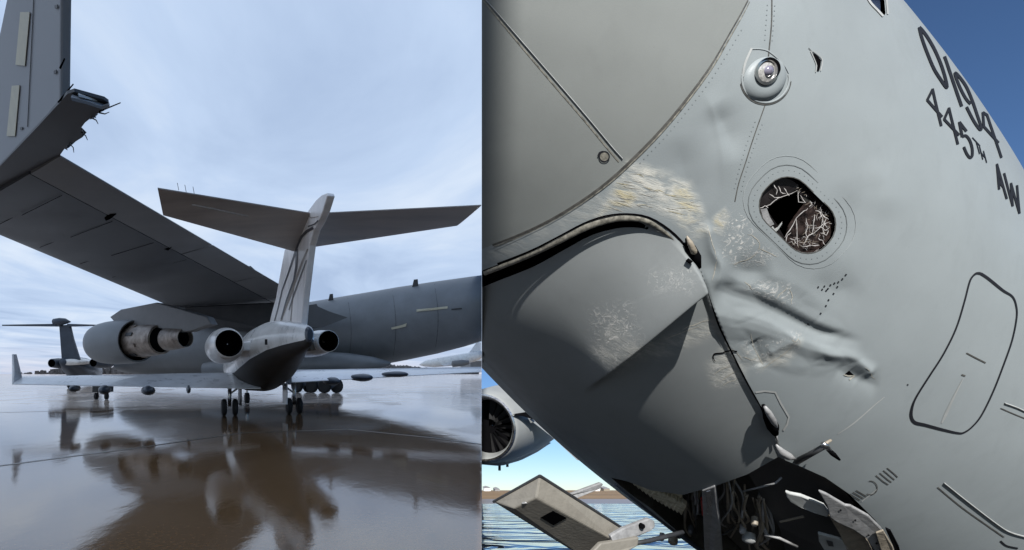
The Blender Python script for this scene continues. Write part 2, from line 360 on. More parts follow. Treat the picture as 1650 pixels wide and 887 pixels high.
for a, b_, nm in fl:
    rr = []
    for k in range(7):
        q = a + (b_ - a) * k / 6; rr.append(foil(lerp(w_tle, w_rle, q), lerp(w_tte, w_rte, q) - UP * 0.02, 0.105, x0=0.79, x1=1.0, n=6))
    MB().loft(rr).build(nm, M['flap'], tr, smooth='auto')
wn_ = (w_rte - w_tte).cross(w_tle - w_tte).normalized()
wn_ = wn_ if wn_.z < 0 else -wn_
def under(x, y, off=0.03): return on_plane(x, y, w_tte + wn_ * 0.0, wn_) + wn_ * off
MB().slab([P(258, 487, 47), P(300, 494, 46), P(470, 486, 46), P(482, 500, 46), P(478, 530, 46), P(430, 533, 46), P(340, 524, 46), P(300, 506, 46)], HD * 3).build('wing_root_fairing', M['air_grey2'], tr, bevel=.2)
# inboard flap hinge piece standing past the trailing edge
ip = [P(362, 431, 40), P(404, 429, 41), P(421, 444, 41.5), P(440, 459, 42), P(472, 461, 43), P(480, 476, 44), P(380, 470, 43)]
MB().slab(ip, HD * 2.5).build('inboard_flap', M['air_grey2'], tr)
MB().slab([P(487, 494, 40), P(510, 490, 40), P(512, 494, 40), P(530, 502, 40), P(560, 512, 40), P(520, 528, 40), P(485, 528, 40)], HD * 1.2).build('wing_root_fairing', M['air_grey2'], tr)
# underside dirt marks, access panels and hinge fairings
for poly in ([(168, 347), (176, 341), (187, 340), (177, 348), (170, 351)], [(128, 357), (146, 362), (140, 367), (133, 364)], [(253, 405), (262, 398), (277, 394), (270, 401), (258, 408)],
             [(235, 456), (300, 454), (310, 459), (255, 463)], [(262, 466), (300, 462), (330, 470), (300, 474)], [(275, 478), (305, 472), (322, 478), (290, 484)], [(318, 484), (352, 480), (376, 492), (340, 496)]):
    vs = [under(x, y, 0.06) for x, y in poly]
    MB().slab(vs, wn_ * 0.03).build('access_panel', M['black'], tr)
def under_line(a, c, w=.35):
    v = [under(a[0], a[1] - w, .035), under(c[0], c[1] - w, .035), under(c[0], c[1] + w, .035), under(a[0], a[1] + w, .035)]
    MB().add(v, [(0, 1, 2, 3)]).build('panel_joint', M['black'], tr)
for q_ in (.04, .12, .22, .34, .48, .63, .80):
    pa, pb = lerp(w_tle, w_rle, q_), lerp(w_tte, w_rte, q_)
    for k0, k1 in ((.12, .42), (.42, .76)):
        s0_, s1_ = lerp(pa, pb, k0), lerp(pa, pb, k1); e_ = (w_rte - w_tte).normalized() * .006 * (1 + 3 * q_)
        MB().slab([s0_ - e_ - UP * .15, s1_ - e_ - UP * .09, s1_ + e_ - UP * .09, s0_ + e_ - UP * .15], UP * .01).build('panel_joint', M['black'], tr)
# torn wingtip beyond the outboard end of the aileron, with the light end cap and static wicks
tip = [(97, 250), (104, 240), (113, 231), (121, 229), (133, 221.5), (131, 214), (131, 206), (137, 198), (147, 190), (160, 182), (170, 172), (175, 166), (168, 161), (120, 148), (108, 152), (96, 166), (60, 205), (0, 268), (-80, 352), (-80, 346)]
tp = [on_plane(x, y, w_tte, wn_) for x, y in tip]
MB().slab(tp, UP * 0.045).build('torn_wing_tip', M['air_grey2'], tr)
da, db = on_plane(121, 149, w_tte, wn_).y, on_plane(174, 165, w_tte, wn_).y
MB().slab([P(119, 147, da + .25), P(147, 153.5, (da + db) / 2 + .25), P(175.5, 164, db + .25), P(175, 168, db - .12), P(163, 171.5, db - .14), P(140, 163.5, (da + db) / 2 - .14), P(114, 157, da - .14)], (0, .03, -.03)).build('torn_inner_face', M['winglet'], tr)
MB().slab([P(128, 152, da + .1), P(158, 160.5, db + .1), P(157, 164, db - .05), P(127, 156, da - .05)], (0, -.02, .02)).build('lit_end_cap', M['white'], tr)  # white colour carries the light falling on the end cap
for k, pl in enumerate(([(133, 221), (139, 214), (131, 206), (128, 214)], [(160, 182), (167, 179), (172, 171), (163, 176)], [(104, 241), (110, 239), (121, 229), (112, 231)], [(144, 193), (150, 192), (158, 184), (150, 186)])):
    dd = on_plane(*pl[0], w_tte, wn_).y
    MB().slab([P(x, y, dd - .04 * (q % 2)) for q, (x, y) in enumerate(pl)], (0, .015, .01)).build('curled_skin', M['flap'] if k % 2 else M['dark'], tr)
for (x0, y0, x1, y1) in ((97, 110, 104, 95), (94, 165, 118, 136), (160, 180, 194, 166)):
    p0 = on_plane(x0, y0, w_tte, wn_); p1 = P(x1, y1, p0.y - 0.3)
    MB().tube([p0, p1], [0.012, 0.008], 6).build('static_wick', M['black'], tr)
# torn ragged skin hanging at the break
for k in range(3):
    x, y = [(104, 240), (130, 214), (150, 188)][k]; p = on_plane(x, y, w_tte, wn_)
    q = on_plane(x + 5, y + 1, w_tte, wn_); r_ = on_plane(x + 2, y - 5, w_tte, wn_)
    MB().slab([p, q - UP * .02, r_], UP * 0.01).build('torn_skin', M['dark'], tr)
for k, (x0, y0, x1, y1, x2, y2) in enumerate(((131, 214, 138, 219, 141, 226), (160, 182, 169, 184, 176, 181), (112, 232, 118, 238, 119, 246), (147, 190, 155, 194, 158, 200))):
    dd = on_plane(x0, y0, w_tte, wn_).y
    MB().tube([P(x0, y0, dd), P(x1, y1, dd - .05), P(x2, y2, dd - .12)], [.012, .009, .005], 6).build('torn_strand', M['dark'], tr, smooth=True)
# winglet rising from the tip
wb0 = on_plane(97, 166, w_tte, wn_) + UP * .02; wb1 = on_plane(-80, 351, w_tte, wn_) + UP * .02
wl_n = (wb1 - wb0).cross(UP + Vector((-0.12, -0.1, 0))).normalized()
wl = [(97, 166), (97.5, 80), (98, 0), (99, -110), (34, -110), (11, -4), (1, 45), (-22, 150), (-80, 351)]
wp = [on_plane(x, y, wb0, wl_n) for x, y in wl]
wo = wl_n if wl_n.y > 0 else -wl_n
MB().slab(wp, wo * 0.14).build('winglet', M['winglet'], tr, bevel=0.03)
def wl_patch(name, poly, m, off=0.012):
    vs = [on_plane(x, y, wb0, wl_n) - wo * off for x, y in poly]; MB().slab(vs, -wo * 0.008).build(name, m, tr)
wl_patch('formation_light_strip', [(35, 20.5), (50, 20.5), (42, 107), (27, 105)], M['strip'])
wl_patch('formation_light_strip', [(21, 139), (33.5, 138), (26, 220), (12.5, 220)], M['strip'])
wl_patch('fastener', [(34, 206), (38, 205), (38, 209), (34, 210)], M['dark'])
wl_patch('panel_joint', [(55, 0), (55.6, 0), (45.6, 205), (45, 205)], M['dark'], .006)
wl_patch('rudder_hinge', [(89, 115), (93, 113), (93, 119), (89, 120)], M['dark'])
wl_patch('rudder_hinge', [(90, 10), (95, 8), (95, 14), (91, 15)], M['dark'])

# engine hung under the wing
en = bpy.data.objects.new('engine', None); col.objects.link(en); en.parent = tr
eo = P(222, 550, 30); ax = HD
MB().lathe(eo, ax, [(0.05, 1.10), (0.0, 1.19), (0.1, 1.21), (0.8, 1.27), (1.8, 1.30), (2.9, 1.28), (3.7, 1.22), (4.15, 1.12), (4.3, 1.0), (4.05, 0.88), (3.2, 0.85)], 56).build('fan_cowl', M['air_grey'], en, smooth='auto')
MB().lathe(eo, ax, [(0.06, 1.11), (0.6, 1.06), (0.62, 0.4)], 48).build('fan_duct', M['black'], en, smooth='auto')
MB().lathe(eo, ax, [(0.55, 0.90), (-0.6, 0.90), (-1.6, 0.86), (-2.3, 0.80), (-2.32, 0.70)], 40).build('core_cowl', M['hot'], en, smooth='auto')
MB().lathe(eo, ax, [(-2.25, 0.68), (-2.9, 0.58), (-2.95, 0.5)], 32).build('core_gap', M['black'], en, smooth='auto')
MB().lathe(eo, ax, [(-2.85, 0.57), (-2.95, 0.62), (-3.7, 0.56), (-4.5, 0.50), (-4.5, 0.46), (-4.1, 0.42)], 36).build('exhaust_nozzle', M['hot'], en, smooth='auto')
MB().lathe(eo, ax, [(-4.2, 0.44), (-4.25, 0.1), (-4.8, 0.02)], 24).build('exhaust_plug', M['black'], en, smooth='auto')
for k in range(9):
    a = k / 9 * 2 * math.pi; u_ = ax.cross(UP); p = eo - ax * (0.3 + 0.25 * (k % 3)) + (u_ * math.cos(a) + UP * math.sin(a)) * 0.9
    MB().box(p, ax * 0.3, (u_ * math.cos(a) + UP * math.sin(a)) * 0.05, (u_ * -math.sin(a) + UP * math.cos(a)) * 0.10).build('core_access_box', M['hot'] if k % 2 else M['dark'], en)
py_n = HD.cross(UP)
pyl = [(188, 512), (206, 500), (263, 489), (300, 499), (345, 512), (352, 524), (318, 535), (262, 540), (225, 535), (200, 525)]
MB().slab([on_plane(x, y, eo + py_n * 0.22, py_n) for x, y in pyl], py_n * -0.44).build('pylon', M['flap'], en, bevel=0.05)
MB().slab([on_plane(x, y, eo + py_n * 0.235, py_n) for x, y in [(230, 515), (258, 505), (266, 506), (265, 522), (240, 520)]], py_n * -0.005).build('pylon_panel', M['hot'], en)
MB().slab([P(144, 536, 32.0), P(152, 534, 31.8), P(163, 537, 31.3), P(152, 539, 31.6)], UP * 0.05).build('strake', M['dark'], en)
# main landing gear of the transport
for (x, d, k) in ((488, 41.5, 0), (512, 41.0, 1), (533, 40.4, 2)):
    gz = P(x, 600, d); lg = MB().box((gz.x, d, 1.05), (0.12, 0, 0), (0, 0.12, 0), (0, 0, 0.75)).build('gear_leg', M['dark'], tr)
    for s_ in (-0.45, 0.45):
        c = Vector((gz.x + s_, d, 0.55)); MB().lathe(c - HD.cross(UP) * 0.18, HD.cross(UP), [(0, 0.2), (0, 0.48), (.06, .55), (.3, .55), (.36, .48), (.36, .2)], 22, cap=True).build('wheel', M['tyre'], lg, smooth='auto')
MB().slab([P(462, 603, 42), P(545, 600, 40), P(546, 618, 40), P(533, 628, 40.3), P(500, 622, 41), P(464, 620, 42)], HD * 0.2).build('gear_door', M['far_dark'], tr)

# ------------------------------------------------------------------ white business jet
bj = empty('business_jet', (0, 0, 0), 'white business jet with T-tail and tan stripes seen from behind', 'aircraft')
JH = Vector((-0.305, 0.952, 0)).normalized(); JS = Vector((JH.y, -JH.x, 0))   # heading and starboard
js = [(13.0, 499, 541, .05, .12), (13.15, 497.5, 542.5, .14, .26), (13.7, 488, 544, .27, .36), (14.4, 477, 546.5, .42, .47), (15.5, 462, 552, .66, .64), (17.0, 446, 563, .95, .90), (18.5, 434, 574, 1.1, 1.08), (20, 424, 582, 1.15, 1.15), (24, 405, 589, 1.15, 1.15), (27, 392, 592, 1.0, 1.0), (29, 385, 594, .6, .6), (30, 382, 595, .1, .1)]
def jring(s_, a0, a1, n):
    d, x, y, w, h_ = s_; c = P(x, y, d)
    return [c + JS * math.cos(k) * w + UP * math.sin(k) * h_ for k in [math.radians(a0 + (a1 - a0) * q / n) for q in range(n + 1)]]
MB().loft([jring(s_, -22, 202, 30) for s_ in js], cap=False, close=False).build('fuselage', M['white'], bj, smooth=True)
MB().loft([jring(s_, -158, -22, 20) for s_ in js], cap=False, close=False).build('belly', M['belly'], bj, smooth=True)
c0 = P(499, 541, 13.0)
MB().lathe(c0 + Vector((0, 0, 0.02)), JH, [(-0.05, 0.02), (-0.05, .07), (0.0, .09), (.25, .12)], 20, cap=True, sq=2.0).build('tail_cone_outlet', M['far_dark'], bj, smooth='auto')
FPn = JS
f0 = P(489, 527, 14.2)
def on_fin(x, y, off=0.0): return on_plane(x, y, f0, FPn) - JS * off
fin = [(420, 536), (437, 524), (443, 500), (449, 479), (456, 440), (463, 404), (470, 388), (480, 372), (492, 354), (502, 340), (514, 324), (524, 315), (532, 312), (534, 316), (531, 326), (526, 342), (519, 358), (511, 372), (504, 396), (501, 420), (494, 480), (490, 527), (489, 534)]
fp = [on_fin(x, y) for x, y in fin]
MB().slab([p + JS * 0.09 for p in fp], JS * -0.18).build('fin', M['tailwhite'], bj, bevel=0.03)
def fin_strip(name, line, w, m, off):
    mb = MB(); pts_ = []
    for i, (x, y) in enumerate(line):
        a = line[max(i - 1, 0)]; c = line[min(i + 1, len(line) - 1)]; dx, dy = c[0] - a[0], c[1] - a[1]; L = math.hypot(dx, dy)
        ww = w[i] if hasattr(w, '__len__') else w
        pts_.append((on_fin(x - dy / L * ww, y + dx / L * ww, off), on_fin(x + dy / L * ww, y - dx / L * ww, off)))
    for a, c in zip(pts_[:-1], pts_[1:]): mb.add([a[0], c[0], c[1], a[1]], [(0, 1, 2, 3)])
    mb.build(name, m, bj)
fin_strip('fin_stripe', [(511, 368), (500, 374), (492, 382), (486, 394), (481, 408), (470, 440), (459, 470), (452, 500), (446, 520)], [2.2, 2.2, 2, 1.7, 1.5, 1.2, 1, .9, .8], M['stripe'], 0.10)
fin_strip('fin_stripe', [(502, 402), (494, 420), (483, 448), (472, 480), (462, 505), (455, 524)], [1.2, 1.5, 1.6, 1.5, 1.3, 1], M['beige'], 0.10)
fin_strip('fin_stripe', [(484, 402), (483, 430), (479, 452), (467, 484), (458, 515)], [1.6, 1.6, 1.4, 1.2, 1], M['stripe'], 0.104)
fin_strip('fin_stripe', [(500, 420), (490, 446), (478, 478), (471, 500)], [.7, .8, .8, .6], M['stripe'], 0.104)
fin_strip('rudder_gap', [(484, 402), (481, 440), (476, 490), (473, 525)], .5, M['beige'], 0.102)
fin_strip('rudder_gap', [(495, 345), (508, 352), (520, 350)], .5, M['beige'], 0.102)
# stabilizer halves, seen from below
def half(tip_te, tip_le, r_te, r_le, nm):
    rg = []
    for k in range(9): rg.append(foil(lerp(tip_le, r_le, k / 8), lerp(tip_te, r_te, k / 8), 0.07, n=8))
    return MB().loft(rg).build(nm, M['stab'], bj, smooth='auto')
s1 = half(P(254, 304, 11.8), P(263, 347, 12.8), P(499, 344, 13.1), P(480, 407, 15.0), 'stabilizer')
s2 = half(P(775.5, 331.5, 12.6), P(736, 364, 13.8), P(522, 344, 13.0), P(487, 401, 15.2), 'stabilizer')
def under_strip(pts_, w, par, nm, m):
    mb = MB(); v = []
    for (x, y, d) in pts_: v.append((P(x, y - w, d - .06), P(x, y + w, d - .06)))
    for a, c in zip(v[:-1], v[1:]): mb.add([a[0], c[0], c[1], a[1]], [(0, 1, 2, 3)])
    mb.build(nm, m, par)
under_strip([(310, 330, 12.2), (345, 337, 12.4), (400, 349, 12.8)], .8, s1, 'elevator_gap', M['beige'])
for x, y in ((288, 307), (300, 310), (313, 313)):
    p = P(x, y, 11.9); MB().tube([p, p + Vector((0, -0.1, 0.13))], .006, 5).build('static_wick', M['black'], s1)
fin_strip('pitch_trim_gap', [(503, 366), (514, 362), (520, 356)], .9, M['dark'], 0.11)
# nacelles
def nacelle(cx_, cy_, d, r, L, hole, holc):
    nb = bpy.data.objects.new('engine_nacelle', None); col.objects.link(nb); nb.parent = bj
    o_ = P(cx_, cy_, d)
    MB().lathe(o_, JH, [(-.02, r * hole * 1.12), (0, r * hole * 1.2), (.35, r * .93), (.9, r * 1.05), (1.8, r * 1.12), (2.8, r * 1.1), (L, r * .86)], 44).build('cowling', M['white'], nb, smooth='auto')
    MB().lathe(o_, JH, [(-.03, r * hole * 1.13), (-.02, r * hole), (.5, r * hole * .95), (.5, .02)], 36).build('exhaust_duct', M['black'], nb, smooth='auto')
    MB().lathe(o_, JH, [(0.12, r * hole * .55), (.5, r * hole * .62)], 28).build('core_nozzle', M['black'], nb, smooth='auto')
    return nb, o_
n1, o1_ = nacelle(369, 553.5, 15.2, .50, 4.0, .68, 0)
n2, o2_ = nacelle(529, 550, 15.4, .37, 3.6, .72, 0)
pc = P(400, 556, 16.6)
MB().slab([P(383, 552, 16.4), P(425, 548, 16.6), P(430, 566, 16.6), P(388, 566, 16.4)], JH * 1.6).build('pylon', M['white'], n1, bevel=.05)
MB().slab([P(500, 548, 15.6), P(523, 545, 15.9), P(523, 562, 15.9), P(500, 566, 15.6)], JH * 1.4).build('pylon', M['tan'], n2, bevel=.04)
MB().slab([P(427, 547, 14.75), P(431, 547, 14.75), P(431, 556, 14.8), P(427, 556, 14.8)], JH * .05).build('service_door', M['dark'], bj)
# wings
def jwing(te0, te1, le0, le1, nm, th=.085):
    rg = [foil(lerp(le1, le0, k / 8), lerp(te1, te0, k / 8), th, n=8) for k in range(9)]
    return MB().loft(rg).build(nm, M['white_wet'], bj, smooth='auto', cut='left')
lw = jwing(P(420, 627, 18.6), P(22, 620, 18.2), P(420, 607, 22.2), P(30, 611, 19.6), 'wing')
rw = jwing(P(470, 617, 19.6), P(800, 598.5, 19.6), P(470, 603, 22.8), P(800, 594.5, 20.8), 'wing')
MB().slab([P(22, 620, 18.4), P(38, 617, 19.2), P(33, 596, 19.3), P(27, 571, 19.0), P(22, 571, 18.7), P(24, 598, 18.5)], JS * -.06).build('winglet', M['white_wet'], bj, bevel=.015)
def fairing(x, y, d, wpx, hpx, par):
    c = P(x, y, d); w = wpx / F * d; h_ = hpx / F * d
    MB().loft([[c + JH * t + Vector((math.cos(a) * w * r, 0, math.sin(a) * h_ * r)) for a in [math.pi * 2 * q / 14 for q in range(14)]] for t, r in ((-.25, .05), (-.1, .6), (.3, 1), (.9, .85), (1.5, .1))]).build('flap_track_fairing', M['far_dark'], par, smooth=True)
fairing(238, 630, 18.2, 12, 8, lw); fairing(166, 629, 18.0, 10, 8, lw); fairing(116, 627, 17.9, 8, 6, lw); fairing(304, 628, 18.4, 4, 7, lw)
fairing(589, 609, 19.3, 17, 6.5, rw); fairing(645, 603.5, 19.2, 19, 5, rw); fairing(540, 615, 19.5, 12, 7, rw)
# landing gear: legs with twin wheels
def gear(x, ytop, d, doorside):
    g_ = P(x, 600, d); leg = MB().tube([(g_.x, d, P(x, ytop, d).z), (g_.x, d, .34)], [.075, .06], 10).build('gear_leg', M['silver'], bj, smooth=True)
    for s_ in (-.2, .2):
        c = Vector((g_.x, d, .31)) + JS * (s_ - .09)
        MB().lathe(c, JS, [(0, .10), (0, .25), (.04, .31), (.14, .31), (.18, .25), (.18, .10)], 24, cap=True).build('wheel', M['tyre'], leg, smooth='auto')
    MB().box((g_.x + doorside * .36, d + .1, .78), JS * .02, JH * .42, (0, 0, .40)).build('gear_door', M['white_wet'] if doorside < 0 else M['dark'], leg)
    MB().tube([(g_.x, d, .8), (g_.x + doorside * .5, d + .1, 1.15)], .035, 8).build('side_brace', M['silver'], leg)
    return leg
gear(370, 622, 19.4, 1); gear(474, 612, 20.2, -1)
ng = MB().tube([P(398, 610, 27), (P(398, 600, 27).x, 27, .3)], .06, 8).build('gear_leg', M['silver'], bj)
MB().lathe(Vector((P(398, 600, 27).x, 27, .28)) - JS * .12, JS, [(0, .1), (0, .22), (.03, .27), (.21, .27), (.24, .22), (.24, .1)], 20, cap=True).build('wheel', M['tyre'], ng, smooth='auto')

# ------------------------------------------------------------------ dark T-tail jet parked farther off
pj = empty('parked_jet', (0, 0, 0), 'small dark blue T-tail jet parked far left beyond the wing', 'aircraft')
D0 = 52.0
def q(x, y, d=D0): return P(x, y, d)
MB().slab([q(95, 525), (q(112, 523)), q(117, 545), q(126, 574), q(128, 580), q(99, 580)], (0, .35, 0)).build('fin', M['far_dark'], pj, bevel=.05)
MB().loft([[q(x, y, D0 - .1) + Vector((0, math.cos(a) * r * 1.2, math.sin(a) * r)) for a in [math.pi * 2 * k / 12 for k in range(12)]] for x, y, r in ((84, 518, .05), (87, 519, .32), (96, 519, .4), (106, 518, .28), (114, 519, .04))]).build('bullet_fairing', M['far_dark'], pj, smooth=True)
MB().slab([q(3, 523.5, D0 - .3), q(90, 522, D0 - .3), q(90, 526.5, D0 - .3), q(3, 525.5, D0 - .3)], (0, 1.4, 0.1)).build('stabilizer', M['far_dark'], pj, bevel=.02)
MB().slab([q(108, 522, D0 - .3), q(156, 523.5, D0 - .3), q(156, 525, D0 - .3), q(108, 526.5, D0 - .3)], (0, 1.4, 0.1)).build('stabilizer', M['far_dark'], pj, bevel=.02)
def pring(x, y, d, w, h_): c = P(x, y, d); return [c + Vector((math.cos(a) * w, 0, math.sin(a) * h_)) for a in [math.pi * 2 * k / 24 for k in range(24)]]
MB().loft([pring(99, 583, 51, .2, .25), pring(108, 586, 52.5, .8, .65), pring(122, 593, 55, 1.3, 1.15), pring(134, 597, 59, 1.5, 1.4), pring(146, 599, 66, 1.5, 1.4), pring(152, 600, 70, .6, .6)]).build('fuselage', M['far_dark'], pj, smooth=True)
MB().loft([[p + Vector((0, -.02, .0)) for p in pring(112, 584, 51.4, .85, .3)], pring(126, 583, 54, 1.2, .35), pring(150, 586, 64, 1.0, .35)]).build('fuselage_top', M['white'], pj, smooth=True)
for x, y in ((83, 585.5), (150, 585)):
    nb = MB().lathe(P(x, y, 51.5), Vector((.12, 1, 0)), [(0, .36), (.05, .43), (1.0, .52), (2.6, .5), (3, .4)], 24).build('engine_nacelle', M['far_dark'], pj, smooth='auto')
    MB().lathe(P(x, y, 51.45), Vector((.12, 1, 0)), [(0, .36), (.4, .34), (.4, .01)], 20).build('exhaust_duct', M['black'], nb)
MB().box(P(96, 585, 52.6), (.75, 0, 0), (0, .5, 0), (0, 0, .12)).build('engine_pylon', M['white'], pj)
for x in (112, 119):
    MB().tube([P(x, 610, 52), (P(x, 600, 52).x, 52, .3)], .09, 8).build('gear_leg', M['dark'], pj)
    MB().lathe(Vector((P(x, 600, 52).x - .12, 52, .36)), (1, 0, 0), [(0, .1), (0, .3), (.04, .36), (.2, .36), (.24, .3), (.24, .1)], 18, cap=True).build('wheel', M['tyre'], pj, smooth='auto')
MB().slab([P(60, 610.5, 55), P(170, 608.5, 60), P(170, 610, 60), P(60, 612.5, 55)], (0, 2, .1)).build('wing', M['far_dark'], pj)

# far aircraft and ground at the right of the apron
fj = empty('distant_jet', (0, 0, 0), 'small white jet parked in the far distance under the grey transport tail', 'aircraft')
D1 = 95
MB().loft([[P(x, y, D1) + Vector((0, math.cos(a) * r, math.sin(a) * r)) for a in [math.pi * 2 * k / 16 for k in range(16)]] for x, y, r in ((676, 588, .1), (684, 586.5, .5), (700, 585, .8), (740, 580, 1.0), (765, 575, .9), (790, 569, .3))]).build('fuselage', M['white'], fj, smooth=True, cut='left')
MB().slab([P(752, 574, D1), P(775, 571, D1), P(775, 552, D1), P(768, 552, D1)], (0, .3, 0)).build('fin', M['white_wet'], fj)
MB().slab([P(712, 588, D1 - 2), P(752, 583, D1 - 2), P(756, 585, D1 - 2), P(716, 590, D1 - 2)], (0, 5, .2)).build('wing', M['white_wet'], fj)
MB().lathe(P(728, 587, D1 - 2.5), (1, 0, 0.1), [(0, .3), (.1, .55), (1.8, .6), (3, .35)], 16, cap=True).build('engine_nacelle', M['flap'], fj, smooth='auto')
hb = empty('hangar', (0, 0, 0), 'low pale hangar on the horizon right of the distant jet', 'building')
MB().box(P(768, 591, 140), (3, 0, 0), (0, 6, 0), (0, 0, 1.3)).build('wall', M['flap'], hb, cut='left')
MB().box(P(768, 581.6, 140), (3.2, 0, 0), (0, 6.2, 0), (0, 0, .22)).build('roof', M['white'], hb, cut='left')
# wood on the far horizon
def treeline():
    mb = MB(); r2 = random.Random(3)
    for k in range(1500):
        x = r2.uniform(-420, 120); d = r2.uniform(440, 475); h_ = r2.uniform(4.5, 7.5) * (0.8 + .3 * math.sin(x * .05)); rx = r2.uniform(1.2, 3)
        if x > DIV * d - 4: continue
        c = Vector((x, d, h_ * .45)); 
        vs = [c + Vector((math.cos(a) * rx * r2.uniform(.7, 1.2), math.sin(a) * rx * .6, z * h_ * .55 * r2.uniform(.75, 1.1))) for z in (-.8, .1, .7) for a in [math.pi * 2 * j / 6 for j in range(6)]] + [c + Vector((0, 0, h_ * .6))]
        fs = [(i * 6 + j, i * 6 + (j + 1) % 6, (i + 1) * 6 + (j + 1) % 6, (i + 1) * 6 + j) for i in range(2) for j in range(6)] + [(12 + j, 12 + (j + 1) % 6, 18) for j in range(6)]
        mb.add(vs, fs)
    o_ = mb.build('far_wood', M['far_trees']); tag(o_, 'grey band of distant bare woods along the left horizon', 'trees', kind='stuff')
treeline()
# small ground cart seen under the wing
ct = empty('ground_cart', (0, 0, 0), 'small dark service cart standing under the left wing in the distance', 'cart')
cc = P(166, 640, 31)
MB().box((cc.x, 31, .75), (.45, 0, 0), (0, .4, 0), (0, 0, .32)).build('cart_body', M['dark'], ct, bevel=.03)
for sx in (-.3, .3):
    MB().lathe((cc.x + sx - .06, 30.8, .2), (1, 0, 0), [(0, .05), (0, .2), (.12, .2), (.12, .05)], 14, cap=True).build('wheel', M['tyre'], ct)
    MB().tube([(cc.x + sx, 31, .2), (cc.x + sx, 31, .5)], .04, 6).build('leg', M['dark'], ct)
# ================================================================== RIGHT: the damaged nose over the falling apron
dn = empty('damaged_aircraft_nose', (0, 0, 0), 'huge grey aircraft nose with dented scraped skin, broken window and black serial number', 'aircraft')
NA = np.array([1.8495, 5.0, 2.494 + H]); Na = np.array([0.75962206, 0.33058218, -0.56008013])
Ne1 = np.array([0.26607711, -0.94377721, -0.19618243]); Ne2 = np.array([-0.59344528, 0.0, -0.80487434])
R0, R1, R2 = 2.023, 0.1809, -0.0266
CAM = np.array([0, 0, H])
def Rt(t): return R0 + R1 * t + R2 * t * t
def proj(Q):
    y = np.maximum(Q[..., 1], 0.05)
    return np.stack([CX + F * Q[..., 0] / y, CY - F * (Q[..., 2] - H) / y], -1)
def smooth(x, a, b): k = np.clip((x - a) / (b - a), 0, 1); return k * k * (3 - 2 * k)
def pl_dist(q, line):
    """distance to a polyline, arc parameter (0..1) and side (+ right of travel in pixel axes)"""
    L = np.array(line, float); a, b = L[:-1], L[1:]; best = np.full(q.shape[:-1], 1e9); par = np.zeros(q.shape[:-1]); side = np.zeros(q.shape[:-1])
    seg = np.hypot(*(b - a).T); cum = np.concatenate([[0], np.cumsum(seg)])
    for i in range(len(a)):
        ab = b[i] - a[i]; w = np.clip(((q - a[i]) @ ab) / (ab @ ab), 0, 1); dv = q - (a[i] + w[..., None] * ab); d = np.hypot(dv[..., 0], dv[..., 1])
        m = d < best; best = np.where(m, d, best); par = np.where(m, (cum[i] + w * seg[i]) / cum[-1], par)
        side = np.where(m, np.sign(ab[0] * dv[..., 1] - ab[1] * dv[..., 0]), side)
    return best, par, side
def spline(pts, n=8):
    p = [np.array(x, float) for x in pts]; out = []
    for i in range(len(p) - 1):
        a, b, c, d = p[max(i - 1, 0)], p[i], p[i + 1], p[min(i + 2, len(p) - 1)]
        for k in range(n):
            t = k / n; out.append(0.5 * (2 * b + (c - a) * t + (2 * a - 5 * b + 4 * c - d) * t * t + (3 * b - a - 3 * c + d) * t ** 3))
    out.append(p[-1]); return np.array(out)
def poly_sd(q, poly):
    """signed distance to a closed polygon, positive inside"""
    L = np.array(list(poly) + [poly[0]], float); d, _, _ = pl_dist(q, L); x, y = q[..., 0], q[..., 1]; ins = np.zeros(x.shape, bool)
    for (x0, y0), (x1, y1) in zip(L[:-1], L[1:]):
        c = ((y0 > y) != (y1 > y)); ins ^= c & (x < (x1 - x0) * (y - y0) / ((y1 - y0) if y1 != y0 else 1e-9) + x0)
    return np.where(ins, d, -d)
RIM = spline([(640, 492), (700, 468), (776, 437), (850, 408), (900, 383), (940, 362), (975, 350), (1010, 346.5), (1045, 352), (1078, 372), (1104, 398), (1127, 432), (1142, 478), (1156, 520), (1176, 562), (1200, 610), (1225, 655), (1243, 690), (1256, 716), (1268, 745)], 3)
SEAM = spline([(600, 470), (690, 436), (776, 402), (840, 377), (900, 347), (968, 302), (1024, 252), (1080, 192), (1139, 115), (1175, 55), (1205, 1), (1240, -75), (1290, -200)], 4)
BAY = [(984, 771), (1010, 777), (1050, 792), (1100, 799), (1150, 786), (1205, 766), (1255, 738), (1290, 752), (1330, 770), (1368, 796), (1410, 838), (1450, 905), (1480, 960), (1230, 985), (1145, 905), (1108, 872), (1050, 822), (1015, 797)]
def rrect(cx_, cy_, ang, hl, hw, r, n=7):
    """rounded rectangle in pixels"""
    ca, sa = math.cos(ang), math.sin(ang); out = []
    for sx, sy, a0 in ((1, 1, 0), (-1, 1, 90), (-1, -1, 180), (1, -1, 270)):
        for k in range(n):
            a = math.radians(a0 + 90 * k / (n - 1)); x = sx * (hl - r) + r * math.cos(a); y = sy * (hw - r) + r * math.sin(a); out.append((cx_ + x * ca - y * sa, cy_ + x * sa + y * ca))
    return out
WIN = rrect(1285.5, 347, math.radians(44), 66, 43.5, 39)
HOLE1 = [(1308, 85), (1316, 91), (1322, 98), (1321, 107), (1319, 115), (1315.5, 115), (1316.5, 105), (1313, 96)]
HOLE2 = [(1362, 604.5), (1369, 598), (1378, 606), (1371, 606.5)]
COCK = [(1390, -30), (1424, -30), (1425, 0), (1427, 24), (1423, 26), (1415, 17), (1400, 1)]
GAPLINE = spline([(640, 506), (700, 484), (776, 453), (850, 424), (905, 396), (945, 376), (980, 365.5), (1010, 362.5), (1035, 366), (1052, 374)], 5)
def gap_half(par): return np.interp(par, [0, .35, .5, .7, .85, .93, 1.0], [13, 15, 14.5, 11.5, 9, 6, 1.0])
